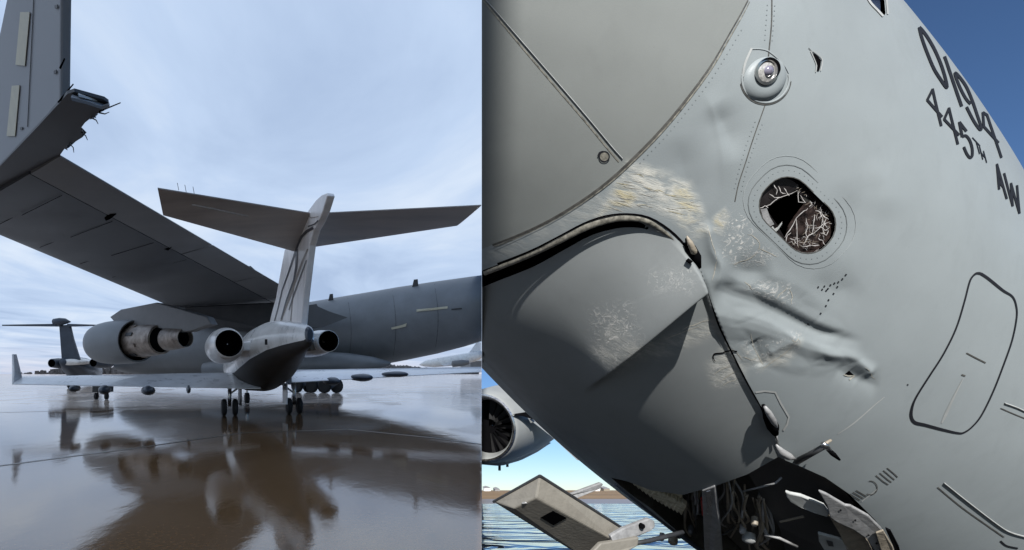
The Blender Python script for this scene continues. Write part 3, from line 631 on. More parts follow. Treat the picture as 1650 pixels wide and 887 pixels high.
def undul(q):
    x, y = q[..., 0], q[..., 1]
    return 0.0016 * (np.sin(x / 61 + y / 93) * np.sin(y / 71 - x / 140 + 1) + .7 * np.sin(x / 37 - y / 49 + 2) * np.sin(x / 83 + y / 31))
def bump_line(q, line, w, h, e0=.15, e1=.15, wl=None):
    mg = 3.2 * max(w, wl or 0); lo, hi = line.min(0) - mg, line.max(0) + mg; k = ((q > lo) & (q < hi)).all(-1); out = np.zeros(q.shape[:-1])
    if k.any(): out[k] = _bump(q[k], line, w, h, e0, e1, wl)
    return out
def _bump(q, line, w, h, e0, e1, wl):
    d, p, s_ = pl_dist(q, line); ww = np.where(s_ > 0, w, wl if wl else w)
    return h * np.exp(-(d / ww) ** 1.5) * smooth(p, -0.001, e0) * smooth(1 - p, -0.001, e1)
def disp(q):
    """how far the battered skin stands off the true form, in metres, at photo pixel q"""
    D = undul(q)
    d, p, s_ = pl_dist(q, RIM); inside = s_ > 0          # lower door panel lies below / left of the rim
    sd = np.where(inside, d, -d)
    dep = np.interp(p, [0, .2, .35, .45, .55, .62, .75, 1], [.06, .06, .05, .04, .03, .02, .007, .004])
    D = D - np.where(inside, smooth(sd, 2, 9) * (0.008 + dep * np.exp(-(sd / 75.0) ** 2)), 0)
    fd, fp, fs_ = pl_dist(q, SHADOW_RIDGE)                      # ridge added across the flush door panel to cast a shadow band: a long ramp that drops away steeply
    D = D + np.where(inside, SHADOW_RIDGE_H * (3.0 - 2.3 * fp) * np.where(fs_ < 0, np.exp(-(fd / 8.0) ** 2), np.exp(-(fd / 60.0) ** 1.3)) * smooth(fp, .0, .05) * smooth(1 - fp, 0, .25) * smooth(sd, 0, 10), 0)
    out = 1 - smooth(sd, -2, 2)
    # crumple beside the door edge
    C = np.zeros(q.shape[:-1]); k_ = ((q > [1100, 380]) & (q < [1450, 700])).all(-1)
    if k_.any():      # crushed fold: the skin above drops in sharply, then climbs out to a ridge
        d_, p_, s2 = pl_dist(q[k_], CREASE); sg = d_ * np.where(s2 > 0, 1, -1)
        wv = np.interp(p_, [0, .25, .6, 1], [1.25, 1.0, .75, .5])
        prof = np.interp(sg / wv, [-60, -30, -8, 0, 9, 16, 30, 46, 58, 80, 125], [0, .002, .005, -.003, -.018, -.020, -.002, .016, .018, .007, 0])
        C[k_] = prof * smooth(p_, .0, .10) * smooth(1 - p_, 0, .35)
    C = C + bump_line(q, spline([(1300, 556), (1335, 570), (1362, 573), (1380, 580), (1408, 606)]), 11, 0.019, .3, .1, 9)
    C = C + bump_line(q, spline([(1190, 505), (1240, 520), (1290, 552)]), 5, 0.005, .2, .2)
    C = C + bump_line(q, spline([(1345, 592), (1380, 612), (1420, 624)]), 14, -0.011)
    C = C + bump_line(q, spline([(1210, 548), (1222, 570), (1228, 592)]), 9, -0.014) + bump_line(q, spline([(1235, 570), (1270, 552), (1285, 540)]), 10, 0.010)
    C = C + bump_line(q, spline([(1133, 142), (1152, 190), (1163, 245), (1166, 330)]), 7, 0.010, .25, .5, 26)
    C = C + bump_line(q, spline([(1150, 165), (1175, 215), (1185, 265)]), 24, -0.022, .35, .5)
    C = C + bump_line(q, spline([(1090, 215), (1110, 300), (1130, 350)]), 30, -0.014, .4, .4)
    C = C + bump_line(q, spline([(1138, 352), (1146, 400), (1160, 432), (1150, 470)]), 8, 0.016, .2, .2)
    C = C + bump_line(q, spline([(1170, 430), (1210, 440), (1250, 440)]), 26, -0.028, .4, .4)
    C = C + bump_line(q, spline([(1205, 440), (1250, 446), (1300, 470), (1340, 500)]), 14, 0.005, .3, .3)
    C = C + bump_line(q, spline([(1310, 440), (1350, 470), (1390, 450)]), 26, -0.012, .4, .4)
    C = C + bump_line(q, spline([(1400, 250), (1424, 300), (1420, 360)]), 30, 0.010, .4, .4)
    C = C + bump_line(q, spline([(1350, 290), (1370, 350), (1350, 420)]), 26, -0.010, .4, .4)
    C = C + bump_line(q, spline([(1368, 600), (1385, 612)]), 10, -0.006)
    if k_.any():      # sheet buckled into small flat facets with sharp edges between them
        qq = q[k_]; msk = smooth(poly_sd(qq, [(1152, 440), (1200, 425), (1290, 455), (1370, 520), (1430, 600), (1400, 640), (1330, 610), (1250, 612), (1190, 590), (1165, 540)]), -4, 26)
        dd = np.hypot(qq[:, None, 0] - FAC[None, :, 0], (qq[:, None, 1] - FAC[None, :, 1]) * 1.3); dd.sort(axis=1)
        C[k_] += msk * .0045 * np.minimum((dd[:, 1] - dd[:, 0]) / 30.0, 1.0) - msk * .0016
    lip = bump_line(q, spline([(1134, 430), (1143, 465), (1152, 505), (1160, 530)]), 5, LIP, .25, .25, 20)
    return D + out * (C + lip)
LIP = 0.008
SHADOW_RIDGE = spline([(1152, 434), (1110, 470), (1040, 538), (985, 588), (930, 638)], 3)
SHADOW_RIDGE_H = 0.075
_rf = np.random.default_rng(4); FAC = np.stack([_rf.uniform(1140, 1440, 46), _rf.uniform(420, 640, 46)], -1)
CREASE = spline([(1158, 446), (1188, 462), (1225, 476), (1272, 500), (1318, 524), (1352, 535), (1400, 548)], 3)
def cast(q):
    """point and normal on the true form under photo pixels q (n,2)"""
    q = np.asarray(q, float); v = np.stack([(q[:, 0] - CX) / F, np.ones(len(q)), (CY - q[:, 1]) / F], -1)
    def g_(s_):
        Q = CAM + v * s_[:, None] - NA; t = Q @ Na; return np.linalg.norm(Q - t[:, None] * Na, axis=1) - Rt(t)
    v = v / np.linalg.norm(v, axis=1)[:, None]; s0 = np.full(len(q), 1.5); best = np.full(len(q), 1e9); hi = s0.copy()
    for _ in range(70):
        gg = g_(s0); b_ = np.abs(gg) < best; best = np.where(b_, np.abs(gg), best); hi = np.where(b_, s0, hi); s0 = s0 + gg * .96
        if (np.abs(gg) < 1e-4).all(): break
    Pp = CAM + v * hi[:, None]; Q = Pp - NA; t = Q @ Na; rad = Q - t[:, None] * Na; rad /= np.linalg.norm(rad, axis=1)[:, None]
    n_ = rad - Na * (R1 + 2 * R2 * t)[:, None]; n_ /= np.linalg.norm(n_, axis=1)[:, None]
    return Pp, n_
def surf(q, off=0.0):
    q = np.asarray(q, float); Pp, n_ = cast(q); return Pp + n_ * (disp(q) + off)[:, None]

def np_mesh(name, V, Fc, m, parent, attrs=None):
    me = bpy.data.meshes.new(name); me.vertices.add(len(V)); me.vertices.foreach_set('co', V.astype(np.float32).ravel())
    k = Fc.shape[1]; me.loops.add(len(Fc) * k); me.loops.foreach_set('vertex_index', Fc.astype(np.int32).ravel())
    me.polygons.add(len(Fc)); me.polygons.foreach_set('loop_start', np.arange(0, len(Fc) * k, k, dtype=np.int32))
    me.polygons.foreach_set('use_smooth', np.ones(len(Fc), bool))
    me.update(calc_edges=True)
    for nm, a in (attrs or {}).items():
        at = me.attributes.new(nm, 'FLOAT', 'POINT'); at.data.foreach_set('value', a.astype(np.float32))
    me.validate(); ob = bpy.data.objects.new(name, me); col.objects.link(ob); me.materials.append(m); ob.parent = parent; return ob

# ---- skin material: weathered grey paint, scuffs where the wear attributes say so
def skin_mat(name, base, rough=0.42):
    m = bpy.data.materials.new(name); m.use_nodes = True; nt = m.node_tree; b = nt.nodes['Principled BSDF']; L = nt.links.new
    tc = nt.nodes.new('ShaderNodeTexCoord')
    def noise(sc, det=5, vs=None, rot=None, dist=0):
        n = nt.nodes.new('ShaderNodeTexNoise'); n.inputs['Scale'].default_value = sc; n.inputs['Detail'].default_value = det; n.inputs['Roughness'].default_value = .6; n.inputs['Distortion'].default_value = dist
        if vs:
            mp = nt.nodes.new('ShaderNodeMapping'); mp.inputs['Scale'].default_value = vs
            if rot: mp.inputs['Rotation'].default_value = rot
            L(tc.outputs['Object'], mp.inputs[0]); L(mp.outputs[0], n.inputs['Vector'])
        else: L(tc.outputs['Object'], n.inputs['Vector'])
        return n
    def ramp(src, p0, p1, c0=(0, 0, 0, 1), c1=(1, 1, 1, 1)):
        r = nt.nodes.new('ShaderNodeValToRGB'); r.color_ramp.elements[0].position = p0; r.color_ramp.elements[1].position = p1; r.color_ramp.elements[0].color = c0; r.color_ramp.elements[1].color = c1; L(src, r.inputs[0]); return r
    def mth(op, a, b_): 
        n = nt.nodes.new('ShaderNodeMath'); n.operation = op; n.use_clamp = True
        for i, v in enumerate((a, b_)):
            if isinstance(v, (int, float)): n.inputs[i].default_value = v
            else: L(v, n.inputs[i])
        return n.outputs[0]
    def mix(fac, a, b_):
        n = nt.nodes.new('ShaderNodeMix'); n.data_type = 'RGBA'
        for i, v in ((0, fac), (6, a), (7, b_)):
            if isinstance(v, (tuple, list)): n.inputs[i].default_value = (*v[:3], 1)
            elif isinstance(v, (int, float)): n.inputs[i].default_value = v
            else: L(v, n.inputs[i])
        return n.outputs[2]
    def attr(nm): a = nt.nodes.new('ShaderNodeAttribute'); a.attribute_name = nm; return a.outputs['Fac']
    big = noise(0.9, 6); c = ramp(big.outputs[0], .3, .7, (*[v * .90 for v in base], 1), (*[v * 1.06 for v in base], 1)).outputs[0]
    gr = noise(6, 6, (1, 1, .5), None, .3); c = mix(mth('MULTIPLY', ramp(gr.outputs[0], .52, .75).outputs[0], .22), c, tuple(v * .72 for v in base))
    sp = noise(46, 3); c = mix(mth('MULTIPLY', ramp(sp.outputs[0], .68, .74).outputs[0], .22), c, tuple(v * .55 for v in base))
    # chalky scrapes
    cx_ = nt.nodes.new('ShaderNodeCombineXYZ'); L(attr('along'), cx_.inputs[0]); L(attr('across'), cx_.inputs[1])
    def streak(a, c, det, dist):
        mp = nt.nodes.new('ShaderNodeMapping'); mp.inputs['Scale'].default_value = (a, c, 1); L(cx_.outputs[0], mp.inputs[0])
        n = nt.nodes.new('ShaderNodeTexNoise'); n.inputs['Scale'].default_value = 1; n.inputs['Detail'].default_value = det; n.inputs['Roughness'].default_value = .62; n.inputs['Distortion'].default_value = dist; L(mp.outputs[0], n.inputs['Vector']); return n
    n1 = streak(7, 26, 9, .8); n2 = noise(7, 5, None, None, .5); n3 = streak(20, 150, 5, .2); n5 = streak(3.5, 9, 6, .6)
    m1 = mth('MULTIPLY', ramp(n1.outputs[0], .34, .60).outputs[0], ramp(n5.outputs[0], .28, .54).outputs[0])
    s1 = mth('MULTIPLY', attr('scuff'), mth('ADD', mth('MULTIPLY', m1, .8), mth('MULTIPLY', mth('MULTIPLY', ramp(n3.outputs[0], .48, .62).outputs[0], ramp(n5.outputs[0], .3, .55).outputs[0]), .30)))
    c = mix(mth('MULTIPLY', s1, .95), c, mix(mth('MULTIPLY', attr('yellow'), ramp(n5.outputs[0], .44, .58).outputs[0]), (0.43, 0.42, 0.375), (0.38, 0.335, 0.215)))
    n4 = noise(22, 7, None, None, 1.6); v1 = nt.nodes.new('ShaderNodeTexVoronoi'); v1.feature = 'DISTANCE_TO_EDGE'; v1.inputs['Scale'].default_value = 9; v1.inputs['Randomness'].default_value = 1
    vm = nt.nodes.new('ShaderNodeMix'); vm.data_type = 'VECTOR'; vm.inputs[0].default_value = .12; L(tc.outputs['Object'], vm.inputs[4]); L(n4.outputs[1], vm.inputs[5]); L(vm.outputs[1], v1.inputs['Vector'])
    cr = mth('MULTIPLY', attr('craze'), mth('MULTIPLY', ramp(v1.outputs[0], .0, .035, (1, 1, 1, 1), (0, 0, 0, 1)).outputs[0], ramp(n2.outputs[0], .42, .6).outputs[0]))
    cr2 = mth('MULTIPLY', attr('craze'), mth('MULTIPLY', ramp(n4.outputs[0], .54, .63).outputs[0], .8)); cr = mth('MAXIMUM', cr, cr2)
    c = mix(mth('MULTIPLY', cr, .9), c, (0.43, 0.42, 0.395))
    L(c, b.inputs['Base Color'])
    mr = nt.nodes.new('ShaderNodeMapRange'); mr.inputs['To Min'].default_value = rough - .07; mr.inputs['To Max'].default_value = rough + .14; L(gr.outputs[0], mr.inputs[0]); L(mr.outputs[0], b.inputs['Roughness'])
    b.inputs['Specular IOR Level'].default_value = .2
    bp = nt.nodes.new('ShaderNodeBump'); bp.inputs['Strength'].default_value = .12; bp.inputs['Distance'].default_value = .004
    fn = noise(140, 3); L(fn.outputs[0], bp.inputs['Height'])
    bp2 = nt.nodes.new('ShaderNodeBump'); bp2.inputs['Strength'].default_value = .25; bp2.inputs['Distance'].default_value = .01; L(mth('MAXIMUM', s1, cr), bp2.inputs['Height']); L(bp.outputs[0], bp2.inputs['Normal']); L(bp2.outputs[0], b.inputs['Normal'])
    return m
M['skin'] = skin_mat('weathered_grey_skin', (0.188, 0.208, 0.2125))
M['radome'] = skin_mat('radome_grey', (0.1553, 0.1644, 0.1576), .5)
M['doorskin'] = skin_mat('door_panel_grey', (0.1629, 0.1742, 0.1742))

def build_nose():
    tg = np.concatenate([np.linspace(-3.0, -1.5, 24)[:-1], np.linspace(-1.5, 4.9, 800), np.linspace(4.9, 6.5, 12)[1:]])
    pg = np.concatenate([np.radians(np.linspace(-86, 86, 640)), np.radians(np.linspace(86, 274, 40))[1:-1]])
    T, Ph = np.meshgrid(tg, pg, indexing='ij')
    rad = np.cos(Ph)[..., None] * Ne1 + np.sin(Ph)[..., None] * Ne2
    V0 = NA + Na * T[..., None] + rad * Rt(T)[..., None]; N0 = rad - Na * (R1 + 2 * R2 * T)[..., None]; N0 /= np.linalg.norm(N0, axis=-1)[..., None]
    facing = ((V0 - CAM) * N0).sum(-1) < 0
    Q = proj(V0); front = facing & (V0[..., 1] > .5) & (np.abs(Ph) < 1.6)
    fr2 = front & (Q[..., 0] > 730) & (Q[..., 0] < 1720) & (Q[..., 1] > -80) & (Q[..., 1] < 980)
    D = np.zeros(T.shape); D[fr2] = disp(Q[fr2]); 
    V = V0 + N0 * D[..., None]
    nt_, np_ = T.shape; idx = np.arange(nt_ * np_).reshape(nt_, np_)
    nx = np.roll(idx, -1, axis=1)
    Fc = np.stack([idx[:-1], nx[:-1], nx[1:], idx[1:]], -1).reshape(-1, 4)
    V = V.reshape(-1, 3); Q = Q.reshape(-1, 2); N0f = N0.reshape(-1, 3); fr = front.reshape(-1)
    # openings: snap the grid to their outlines and drop what lies inside
    drop = np.zeros(len(V), bool)
    for nm, poly in (('BAY', BAY), ('WIN', WIN), ('COCK', COCK), ('GAP', None)):
        if poly is not None:
            fn = lambda q_: poly_sd(q_, poly)
            P_ = np.array(poly); lo, hi = P_.min(0) - 12, P_.max(0) + 12
        else:
            def fn(q_):
                d, p, _ = pl_dist(q_, GAPLINE); return gap_half(p) - d
            lo, hi = np.array([700, 330]), np.array([1075, 520])
        near = np.where(fr & (Q > lo).all(1) & (Q < hi).all(1))[0]
        sd = np.full(len(V), -99.0); sd[near] = fn(Q[near])
        inside = sd > 0; tch = np.zeros(len(V), bool)
        fi = inside[Fc]; mixed = fi.any(1) & ~fi.all(1); tch[Fc[mixed].ravel()] = True
        b_in = np.where(inside & tch)[0]
        if len(b_in):
            q0 = Q[b_in].copy()
            for _ in range(2):
                e = .4; gx = (fn(q0 + [e, 0]) - fn(q0 - [e, 0])) / (2 * e); gy = (fn(q0 + [0, e]) - fn(q0 - [0, e])) / (2 * e); gn = np.maximum(gx * gx + gy * gy, .25)
                s0 = fn(q0); q0 = q0 - np.stack([gx * s0 / gn, gy * s0 / gn], -1)
            Q[b_in] = q0; V[b_in] = surf(q0)
        sd_in = inside.copy(); sd_in[b_in] = False
        drop |= sd_in
        # faces made only of boundary + inside vertices go too
        if nm not in DR: DR[nm] = None
        allin = inside[Fc].all(1); Fc = Fc[~allin]
    Fc = Fc[~drop[Fc].any(1)]
    # nothing of the nose beyond the apron's edge: snap the border to that plane
    nrm = np.array([1, -DIV, 0]) / math.hypot(1, DIV); sd = V @ nrm - 0.002
    out = sd < 0; fo = out[Fc]; Fc = Fc[~fo.all(1)]; fo = out[Fc]; bord = np.unique(Fc[fo.any(1)].ravel()); bo = bord[out[bord]]
    V[bo] -= sd[bo][:, None] * nrm
    fc_q = Q[Fc].mean(1); fc_f = fr[Fc].all(1)
    # wear
    def soft(poly, w): return smooth(poly_sd(Q, poly), -w, w)
    sc = np.zeros(len(V)); ye = np.zeros(len(V)); cz = np.zeros(len(V)); f_ = np.where(fr & (Q[:, 0] > 760) & (Q[:, 1] > -40) & (Q[:, 1] < 920))[0]
    q = Q[f_]
    def sf(poly, w): return smooth(poly_sd(q, poly), -w, w)
    a = sf([(962, 348), (990, 300), (1012, 262), (1040, 268), (1085, 282), (1112, 296), (1128, 330), (1140, 372), (1118, 384), (1085, 352), (1040, 336), (1000, 338), (970, 352)], 11)
    y_ = sf([(966, 346), (995, 300), (1010, 300), (1030, 325), (990, 340)], 8) + sf([(1085, 300), (1115, 305), (1130, 352), (1136, 378), (1100, 360), (1092, 330)], 9)
    b1 = sf([(1148, 352), (1168, 336), (1176, 350), (1162, 378), (1150, 372)], 5); 
    sc[f_] = np.clip(a + b1 * .9 + .75 * sf([(1140, 590), (1170, 560), (1205, 590), (1195, 620), (1150, 625)], 12) + .7 * sf([(1195, 560), (1235, 575), (1290, 545), (1270, 585), (1225, 598)], 8) + .55 * sf([(955, 560), (990, 520), (1030, 540), (1050, 570), (1000, 592)], 16) + .5 * sf([(1040, 555), (1150, 515), (1160, 540), (1060, 580)], 10)
                     + .35 * sf([(780, 405), (900, 352), (960, 310), (1000, 330), (960, 350), (900, 378), (780, 430)], 10), 0, 1)
    ye[f_] = np.clip(y_ + b1, 0, 1)
    cz[f_] = np.clip(sf([(1168, 345), (1205, 350), (1222, 395), (1250, 410), (1230, 425), (1190, 430), (1160, 415)], 10) + sf([(1205, 465), (1225, 455), (1275, 462), (1278, 490), (1240, 488)], 10) * .9 + .8 * sf([(1190, 555), (1290, 535), (1280, 570), (1220, 600)], 10) + .8 * sf([(955, 500), (1010, 490), (1040, 560), (1000, 592), (960, 570)], 20) + .5 * sf([(1040, 440), (1110, 425), (1100, 455), (1050, 460)], 14) + .7 * sf([(1145, 590), (1195, 570), (1200, 620), (1150, 625)], 10), 0, 1)
    # surface coordinates along and across the direction of the scrape
    def tphi(q_):
        X = cast(np.array([q_], float))[0][0] - NA; t = X @ Na; rd = X - t * Na; return np.array([t, R0 * math.atan2(rd @ Ne2, rd @ Ne1)])
    dr = tphi((1110, 330)) - tphi((1010, 300)); dr /= np.hypot(*dr); Tf, Pf = T.reshape(-1), R0 * Ph.reshape(-1)
    su = Tf * dr[0] + Pf * dr[1]; sv = -Tf * dr[1] + Pf * dr[0]
    # split into radome, door panel and skin
    d1, _, s1 = pl_dist(fc_q, SEAM); rad_f = (s1 < 0) & fc_f & (fc_q[:, 1] < 470)
    back_tip = (~fc_f) & ((V[Fc].mean(1) - NA) @ Na < 0.0); rad_f = rad_f | back_tip
    d2, p2, s2 = pl_dist(fc_q, RIM); door_f = (s2 > 0) & fc_f & ~rad_f & (fc_q[:, 0] < 1275)
    rest = ~(rad_f | door_f)
    for nm, msk, m in (('radome', rad_f, M['radome']), ('lower_door_panel', door_f, M['doorskin']), ('nose_skin', rest, M['skin'])):
        fs = Fc[msk]; u, inv = np.unique(fs.ravel(), return_inverse=True)
        np_mesh(nm, V[u], inv.reshape(-1, 4)[:, ::1], m, dn, {'scuff': sc[u], 'yellow': ye[u], 'craze': cz[u], 'along': su[u], 'across': sv[u]})
    # end discs and a cap at the apron's edge, added to keep the inside dark
    mb = MB()
    for t in (-2.98, 6.48):
        ring = [Vector(NA + Na * t + (math.cos(a) * Ne1 + math.sin(a) * Ne2) * Rt(t)) for a in np.linspace(0, 2 * math.pi, 49)[:-1]]
        if t < 0: ring = [r for r in ring]
        mb.add(ring, [tuple(range(48))])
    mb.build('end_light_cap', M['black'], dn, cut='right')
    e_y = np.array([DIV, 1, 0]) / math.hypot(1, DIV); e_z = np.array([0, 0, 1.0]); c_t = (NA - CAM); org = np.array([DIV * 4.6, 4.6, H + 2.2])
    ring = []
    for a in np.linspace(0, 2 * math.pi, 97)[:-1]:
        dv = e_y * math.cos(a) + e_z * math.sin(a); lo, hi = 0.0, 8.0
        for _ in range(30):
            mdl = (lo + hi) / 2; X = org + dv * mdl - NA; t = X @ Na; ins = np.linalg.norm(X - t * Na) < Rt(t) and t > -2.98
            lo, hi = (mdl, hi) if ins else (lo, mdl)
        ring.append(org + dv * max(lo - .012, .01) + nrm * .01)
    MB().add([Vector(r) for r in ring], [tuple(range(96))]).build('cut_face_cap', M['black'], dn)
DR = {}
build_nose()

# ---- things drawn on or fixed to the skin
M['frameline'] = mat('frame_sealant', (0.105, 0.115, 0.116), 0.5)
M['rivet0'] = mat('faint_sealant', (0.225, 0.245, 0.248), 0.45)
def ribbon(name, line, w, m, off=0.003, parent=None, thick=0.0, smooth_line=True, n=6, flat=False):
    L = spline(line, n) if smooth_line else np.array(line, float)
    d = np.gradient(L, axis=0); d /= np.maximum(np.hypot(d[:, 0], d[:, 1]), 1e-6)[:, None]; nn = np.stack([-d[:, 1], d[:, 0]], -1)
    ww = np.interp(np.linspace(0, 1, len(L)), np.linspace(0, 1, len(w)), w) if hasattr(w, '__len__') else np.full(len(L), float(w))
    if flat:      # follows the true form, not the pressed-in panel
        sf_ = lambda q_, o_: (lambda pn: pn[0] + pn[1] * o_)(cast(q_))
    else: sf_ = surf
    a = sf_(L - nn * ww[:, None] / 2, off); c = sf_(L, off + thick); b_ = sf_(L + nn * ww[:, None] / 2, off)
    mb = MB(); k = len(L); mb.v = [tuple(p) for p in np.concatenate([a, c, b_])]
    mb.f = [(i, i + 1, k + i + 1, k + i) for i in range(k - 1)] + [(k + i, k + i + 1, 2 * k + i + 1, 2 * k + i) for i in range(k - 1)]
    return mb.build(name, m, parent or dn, smooth=True)
def decal(name, poly, m, off=0.004, parent=None):
    return MB().add([Vector(p) for p in surf(np.array(poly, float), off)], [tuple(range(len(poly)))]).build(name, m, parent or dn)
def closed(poly): return list(poly) + [poly[0]]
# seams
SM = [p for p in SEAM if 779 < p[0] and p[1] > -8]
ribbon('radome_seam', SM, [3.2, 3.2, 3.6, 4.2, 3.4, 2.2, 2.2], M['sealant'], .003, smooth_line=False)
ribbon('seam_edge', [(p[0] + 2.4, p[1] + 2.4) for p in SM], [1.2, 1.2, 2.2, 2.4, 2.4, 1.2], M['edge'], .004, smooth_line=False)
RM = [p for p in RIM if p[0] > 779 and p[1] < 742]
ribbon('door_rim_gap', [(x, y - 1.5) for x, y in RM if p is not None and x < 1128 and y < 436], [3.5, 3, 3, 3, 4, 3.4], M['black'], .005, smooth_line=False)
ribbon('door_rim_flange', [(776 + 4, 441), (850, 413), (902, 388), (944, 367), (980, 355.5), (1010, 352), (1043, 357), (1074, 377), (1100, 402), (1120, 430)], [7, 8, 9, 10, 9, 9, 8, 6, 4, 3], M['edge'], .002, thick=.008, flat=True)
ribbon('door_edge_gap', [(1129, 437), (1143, 480), (1156, 520), (1176, 562), (1200, 610), (1225, 655), (1243, 690), (1251, 708)], [.8, .9, 2.4, 2.8, 3.0, 2.4, 2, 1.2], M['black'], .004)
ribbon('door_edge_crack', [(1187, 566), (1176, 565), (1166, 570), (1152, 572), (1150, 578), (1153, 584)], [2.5, 2, 2, 2.4, 1.5, 1], M['black'], .004)
ribbon('skin_joint', [(1244, -5), (1243, 40), (1238, 92)], 2.0, M['sealant'], .002)
ribbon('skin_joint', [(1233, 168), (1222, 200), (1200, 265), (1190, 296), (1184, 325)], 1.6, M['sealant'], .002)
# lightning strip on the radome, fastener
ribbon('lightning_strip', [(779, -4), (830, 55), (890, 124), (945, 188), (985, 236), (1003, 256)], 2.0, M['pale'], .003, thick=.005)
ribbon('lightning_strip', [(779, 2), (828, 61), (887, 131), (942, 195), (980, 241), (997, 261)], 2.0, M['edge'], .002)
fst = decal('fastener', rrect(973.5, 252.5, 0, 7, 7, 6.9), M['edge'], .005); ribbon('fastener_ring', closed(rrect(973.5, 252.5, 0, 8, 8, 7.9)), 2, M['ink'], .006, fst, smooth_line=False)
ribbon('fastener_mark', [(963, 252), (966, 246), (972, 244)], 2.0, M['ink'], .006, fst)
# light blister
bl = bpy.data.objects.new('light_blister', None); col.objects.link(bl); bl.parent = dn
pc_, pn_ = cast(np.array([[1232.0, 128.0]])); pc_ = Vector(pc_[0]); pn_ = Vector(pn_[0]); du = (Vector(surf([[1232, 158]])[0]) - pc_).normalized(); dv = pn_.cross(du).normalized()
rr = 0.135
MB().loft([[pc_ + pn_ * (.002 + h_) + (du * (math.cos(a) * .9) + dv * math.sin(a)) * rr * r_ for a in [2 * math.pi * k / 40 for k in range(40)]] for r_, h_ in ((1.0, 0), (.95, .009), (.84, .019), (.68, .026), (.5, .028))], cap=True).build('blister_dome', M['skin'], bl, smooth='auto')
lp, _ = cast(np.array([[1228.0, 119.0]])); lp = Vector(lp[0]) + pn_ * .027
MB().lathe(lp, pn_, [(0, .072), (.012, .075), (.014, .06), (.004, .056)], 32).build('chrome_bezel', M['silver'], bl, smooth='auto')
M['lens'] = mat('lamp_lens', (0.30, 0.295, 0.28), 0.15, var=.3, scale=60, coat=1)
MB().lathe(lp, pn_, [(.002, .058), (.010, .045), (.016, .02), (.017, .001)], 28).build('lamp_lens', M['lens'], bl, smooth=True)
M['lens_reflection'] = mat('violet_reflection', (0.16, 0.15, 0.19), 0.1, coat=1)  # violet reflection on the lens, put into this piece's colour
MB().lathe(lp + pn_ * .012 + dv * .004, pn_, [(0, .030), (.010, .027), (.018, .015), (.02, .001)], 20).build('lens_reflection', M['lens_reflection'], bl, smooth=True)
def arcp(cx_, cy_, r, a0, a1, n=14): return [(cx_ + r * math.cos(math.radians(a0 + (a1 - a0) * k / n)), cy_ + r * math.sin(math.radians(a0 + (a1 - a0) * k / n))) for k in range(n + 1)]
ribbon('bezel_shadow_gap', arcp(1229, 116, 16.5, -130, 50), [1, 4, 4.5, 3, 1], M['black'], .045, bl)
ribbon('blister_sealant', arcp(1233, 128, 38, -12, 192, 24), 3.0, M['rivet0'], .004, bl, thick=.003, smooth_line=False)
ribbon('blister_sealant', arcp(1233, 128, 41, 5, 170, 24), 1.4, M['sealant'], .003, bl, smooth_line=False)
ribbon('blister_sealant', [(1196, 124), (1200, 103), (1211, 78)], 3.4, M['pale'], .004, bl)
ribbon('blister_sealant', [(1211, 79), (1225, 79), (1240, 84), (1262, 104), (1272, 122)], 1.6, M['rivet0'], .004, bl)
decal('tear', HOLE1, M['black'], .004); decal('tear', HOLE2, M['black'], .004)
# torn punctures: curled pale lips
ribbon('torn_lip', [(1305, 83), (1311.5, 97), (1314.5, 106), (1313.5, 117)], 1.2, M['pale'], .004, thick=.002)
ribbon('torn_lip', [(1309, 83), (1317.5, 89.5), (1324, 98), (1321.5, 115)], 1.2, M['pale'], .004, thick=.002)
ribbon('torn_lip', [(1361, 605), (1369, 607), (1379, 607), (1370, 613)], [1, 3, 2, 2], M['scr'], .004)
ribbon('crack', [(1302, 78), (1309, 86)], 1, M['sealant'], .003)
ribbon('cockpit_window_trim', [(1386, -28), (1400, 2), (1414, 18), (1422, 27)], 3.5, M['pale'], .004); ribbon('cockpit_window_trim', [(1426, -28), (1427.5, 0), (1429.5, 24)], 2.5, M['pale'], .004)
M['glassdark'] = mat('dark_window_glass', (0.03, 0.045, 0.085), 0.08, coat=1, spec=.8)
decal('cockpit_window', [(1386, -34), (1428, -34), (1428, 0), (1429, 27), (1421, 29), (1410, 20), (1396, 4)], M['glassdark'], -.03)
# ---- broken side window
wd = bpy.data.objects.new('side_window', None); col.objects.link(wd); wd.parent = dn
A45 = math.radians(44)
ribbon('window_frame_line', closed(rrect(1286, 346, A45, 84, 59, 50)), 1.1, M['frameline'], .002, wd, smooth_line=False)
ribbon('window_frame_line', closed(rrect(1289, 342, A45, 96, 66, 56)), 1.0, M['rivet0'], .002, wd, smooth_line=False)
ribbon('window_edge', closed(rrect(1285.5, 347, A45, 66.8, 44.3, 39.5)), 1.4, M['sealant'], .001, wd, smooth_line=False)
M['crackglass'] = mat('shattered_dark_glass', (0.012, 0.010, 0.010), 0.18, var=.4, scale=9, coat=.4)
M['crackglass2'] = mat('crazed_brown_reflection', (0.026, 0.018, 0.016), 0.3, var=.8, scale=26, coat=.3)  # brownish reflections in the shards put into the glass colour
def local_win(u, v): return (1285.5 + u * math.cos(A45) - v * math.sin(A45), 347 + u * math.sin(A45) + v * math.cos(A45))
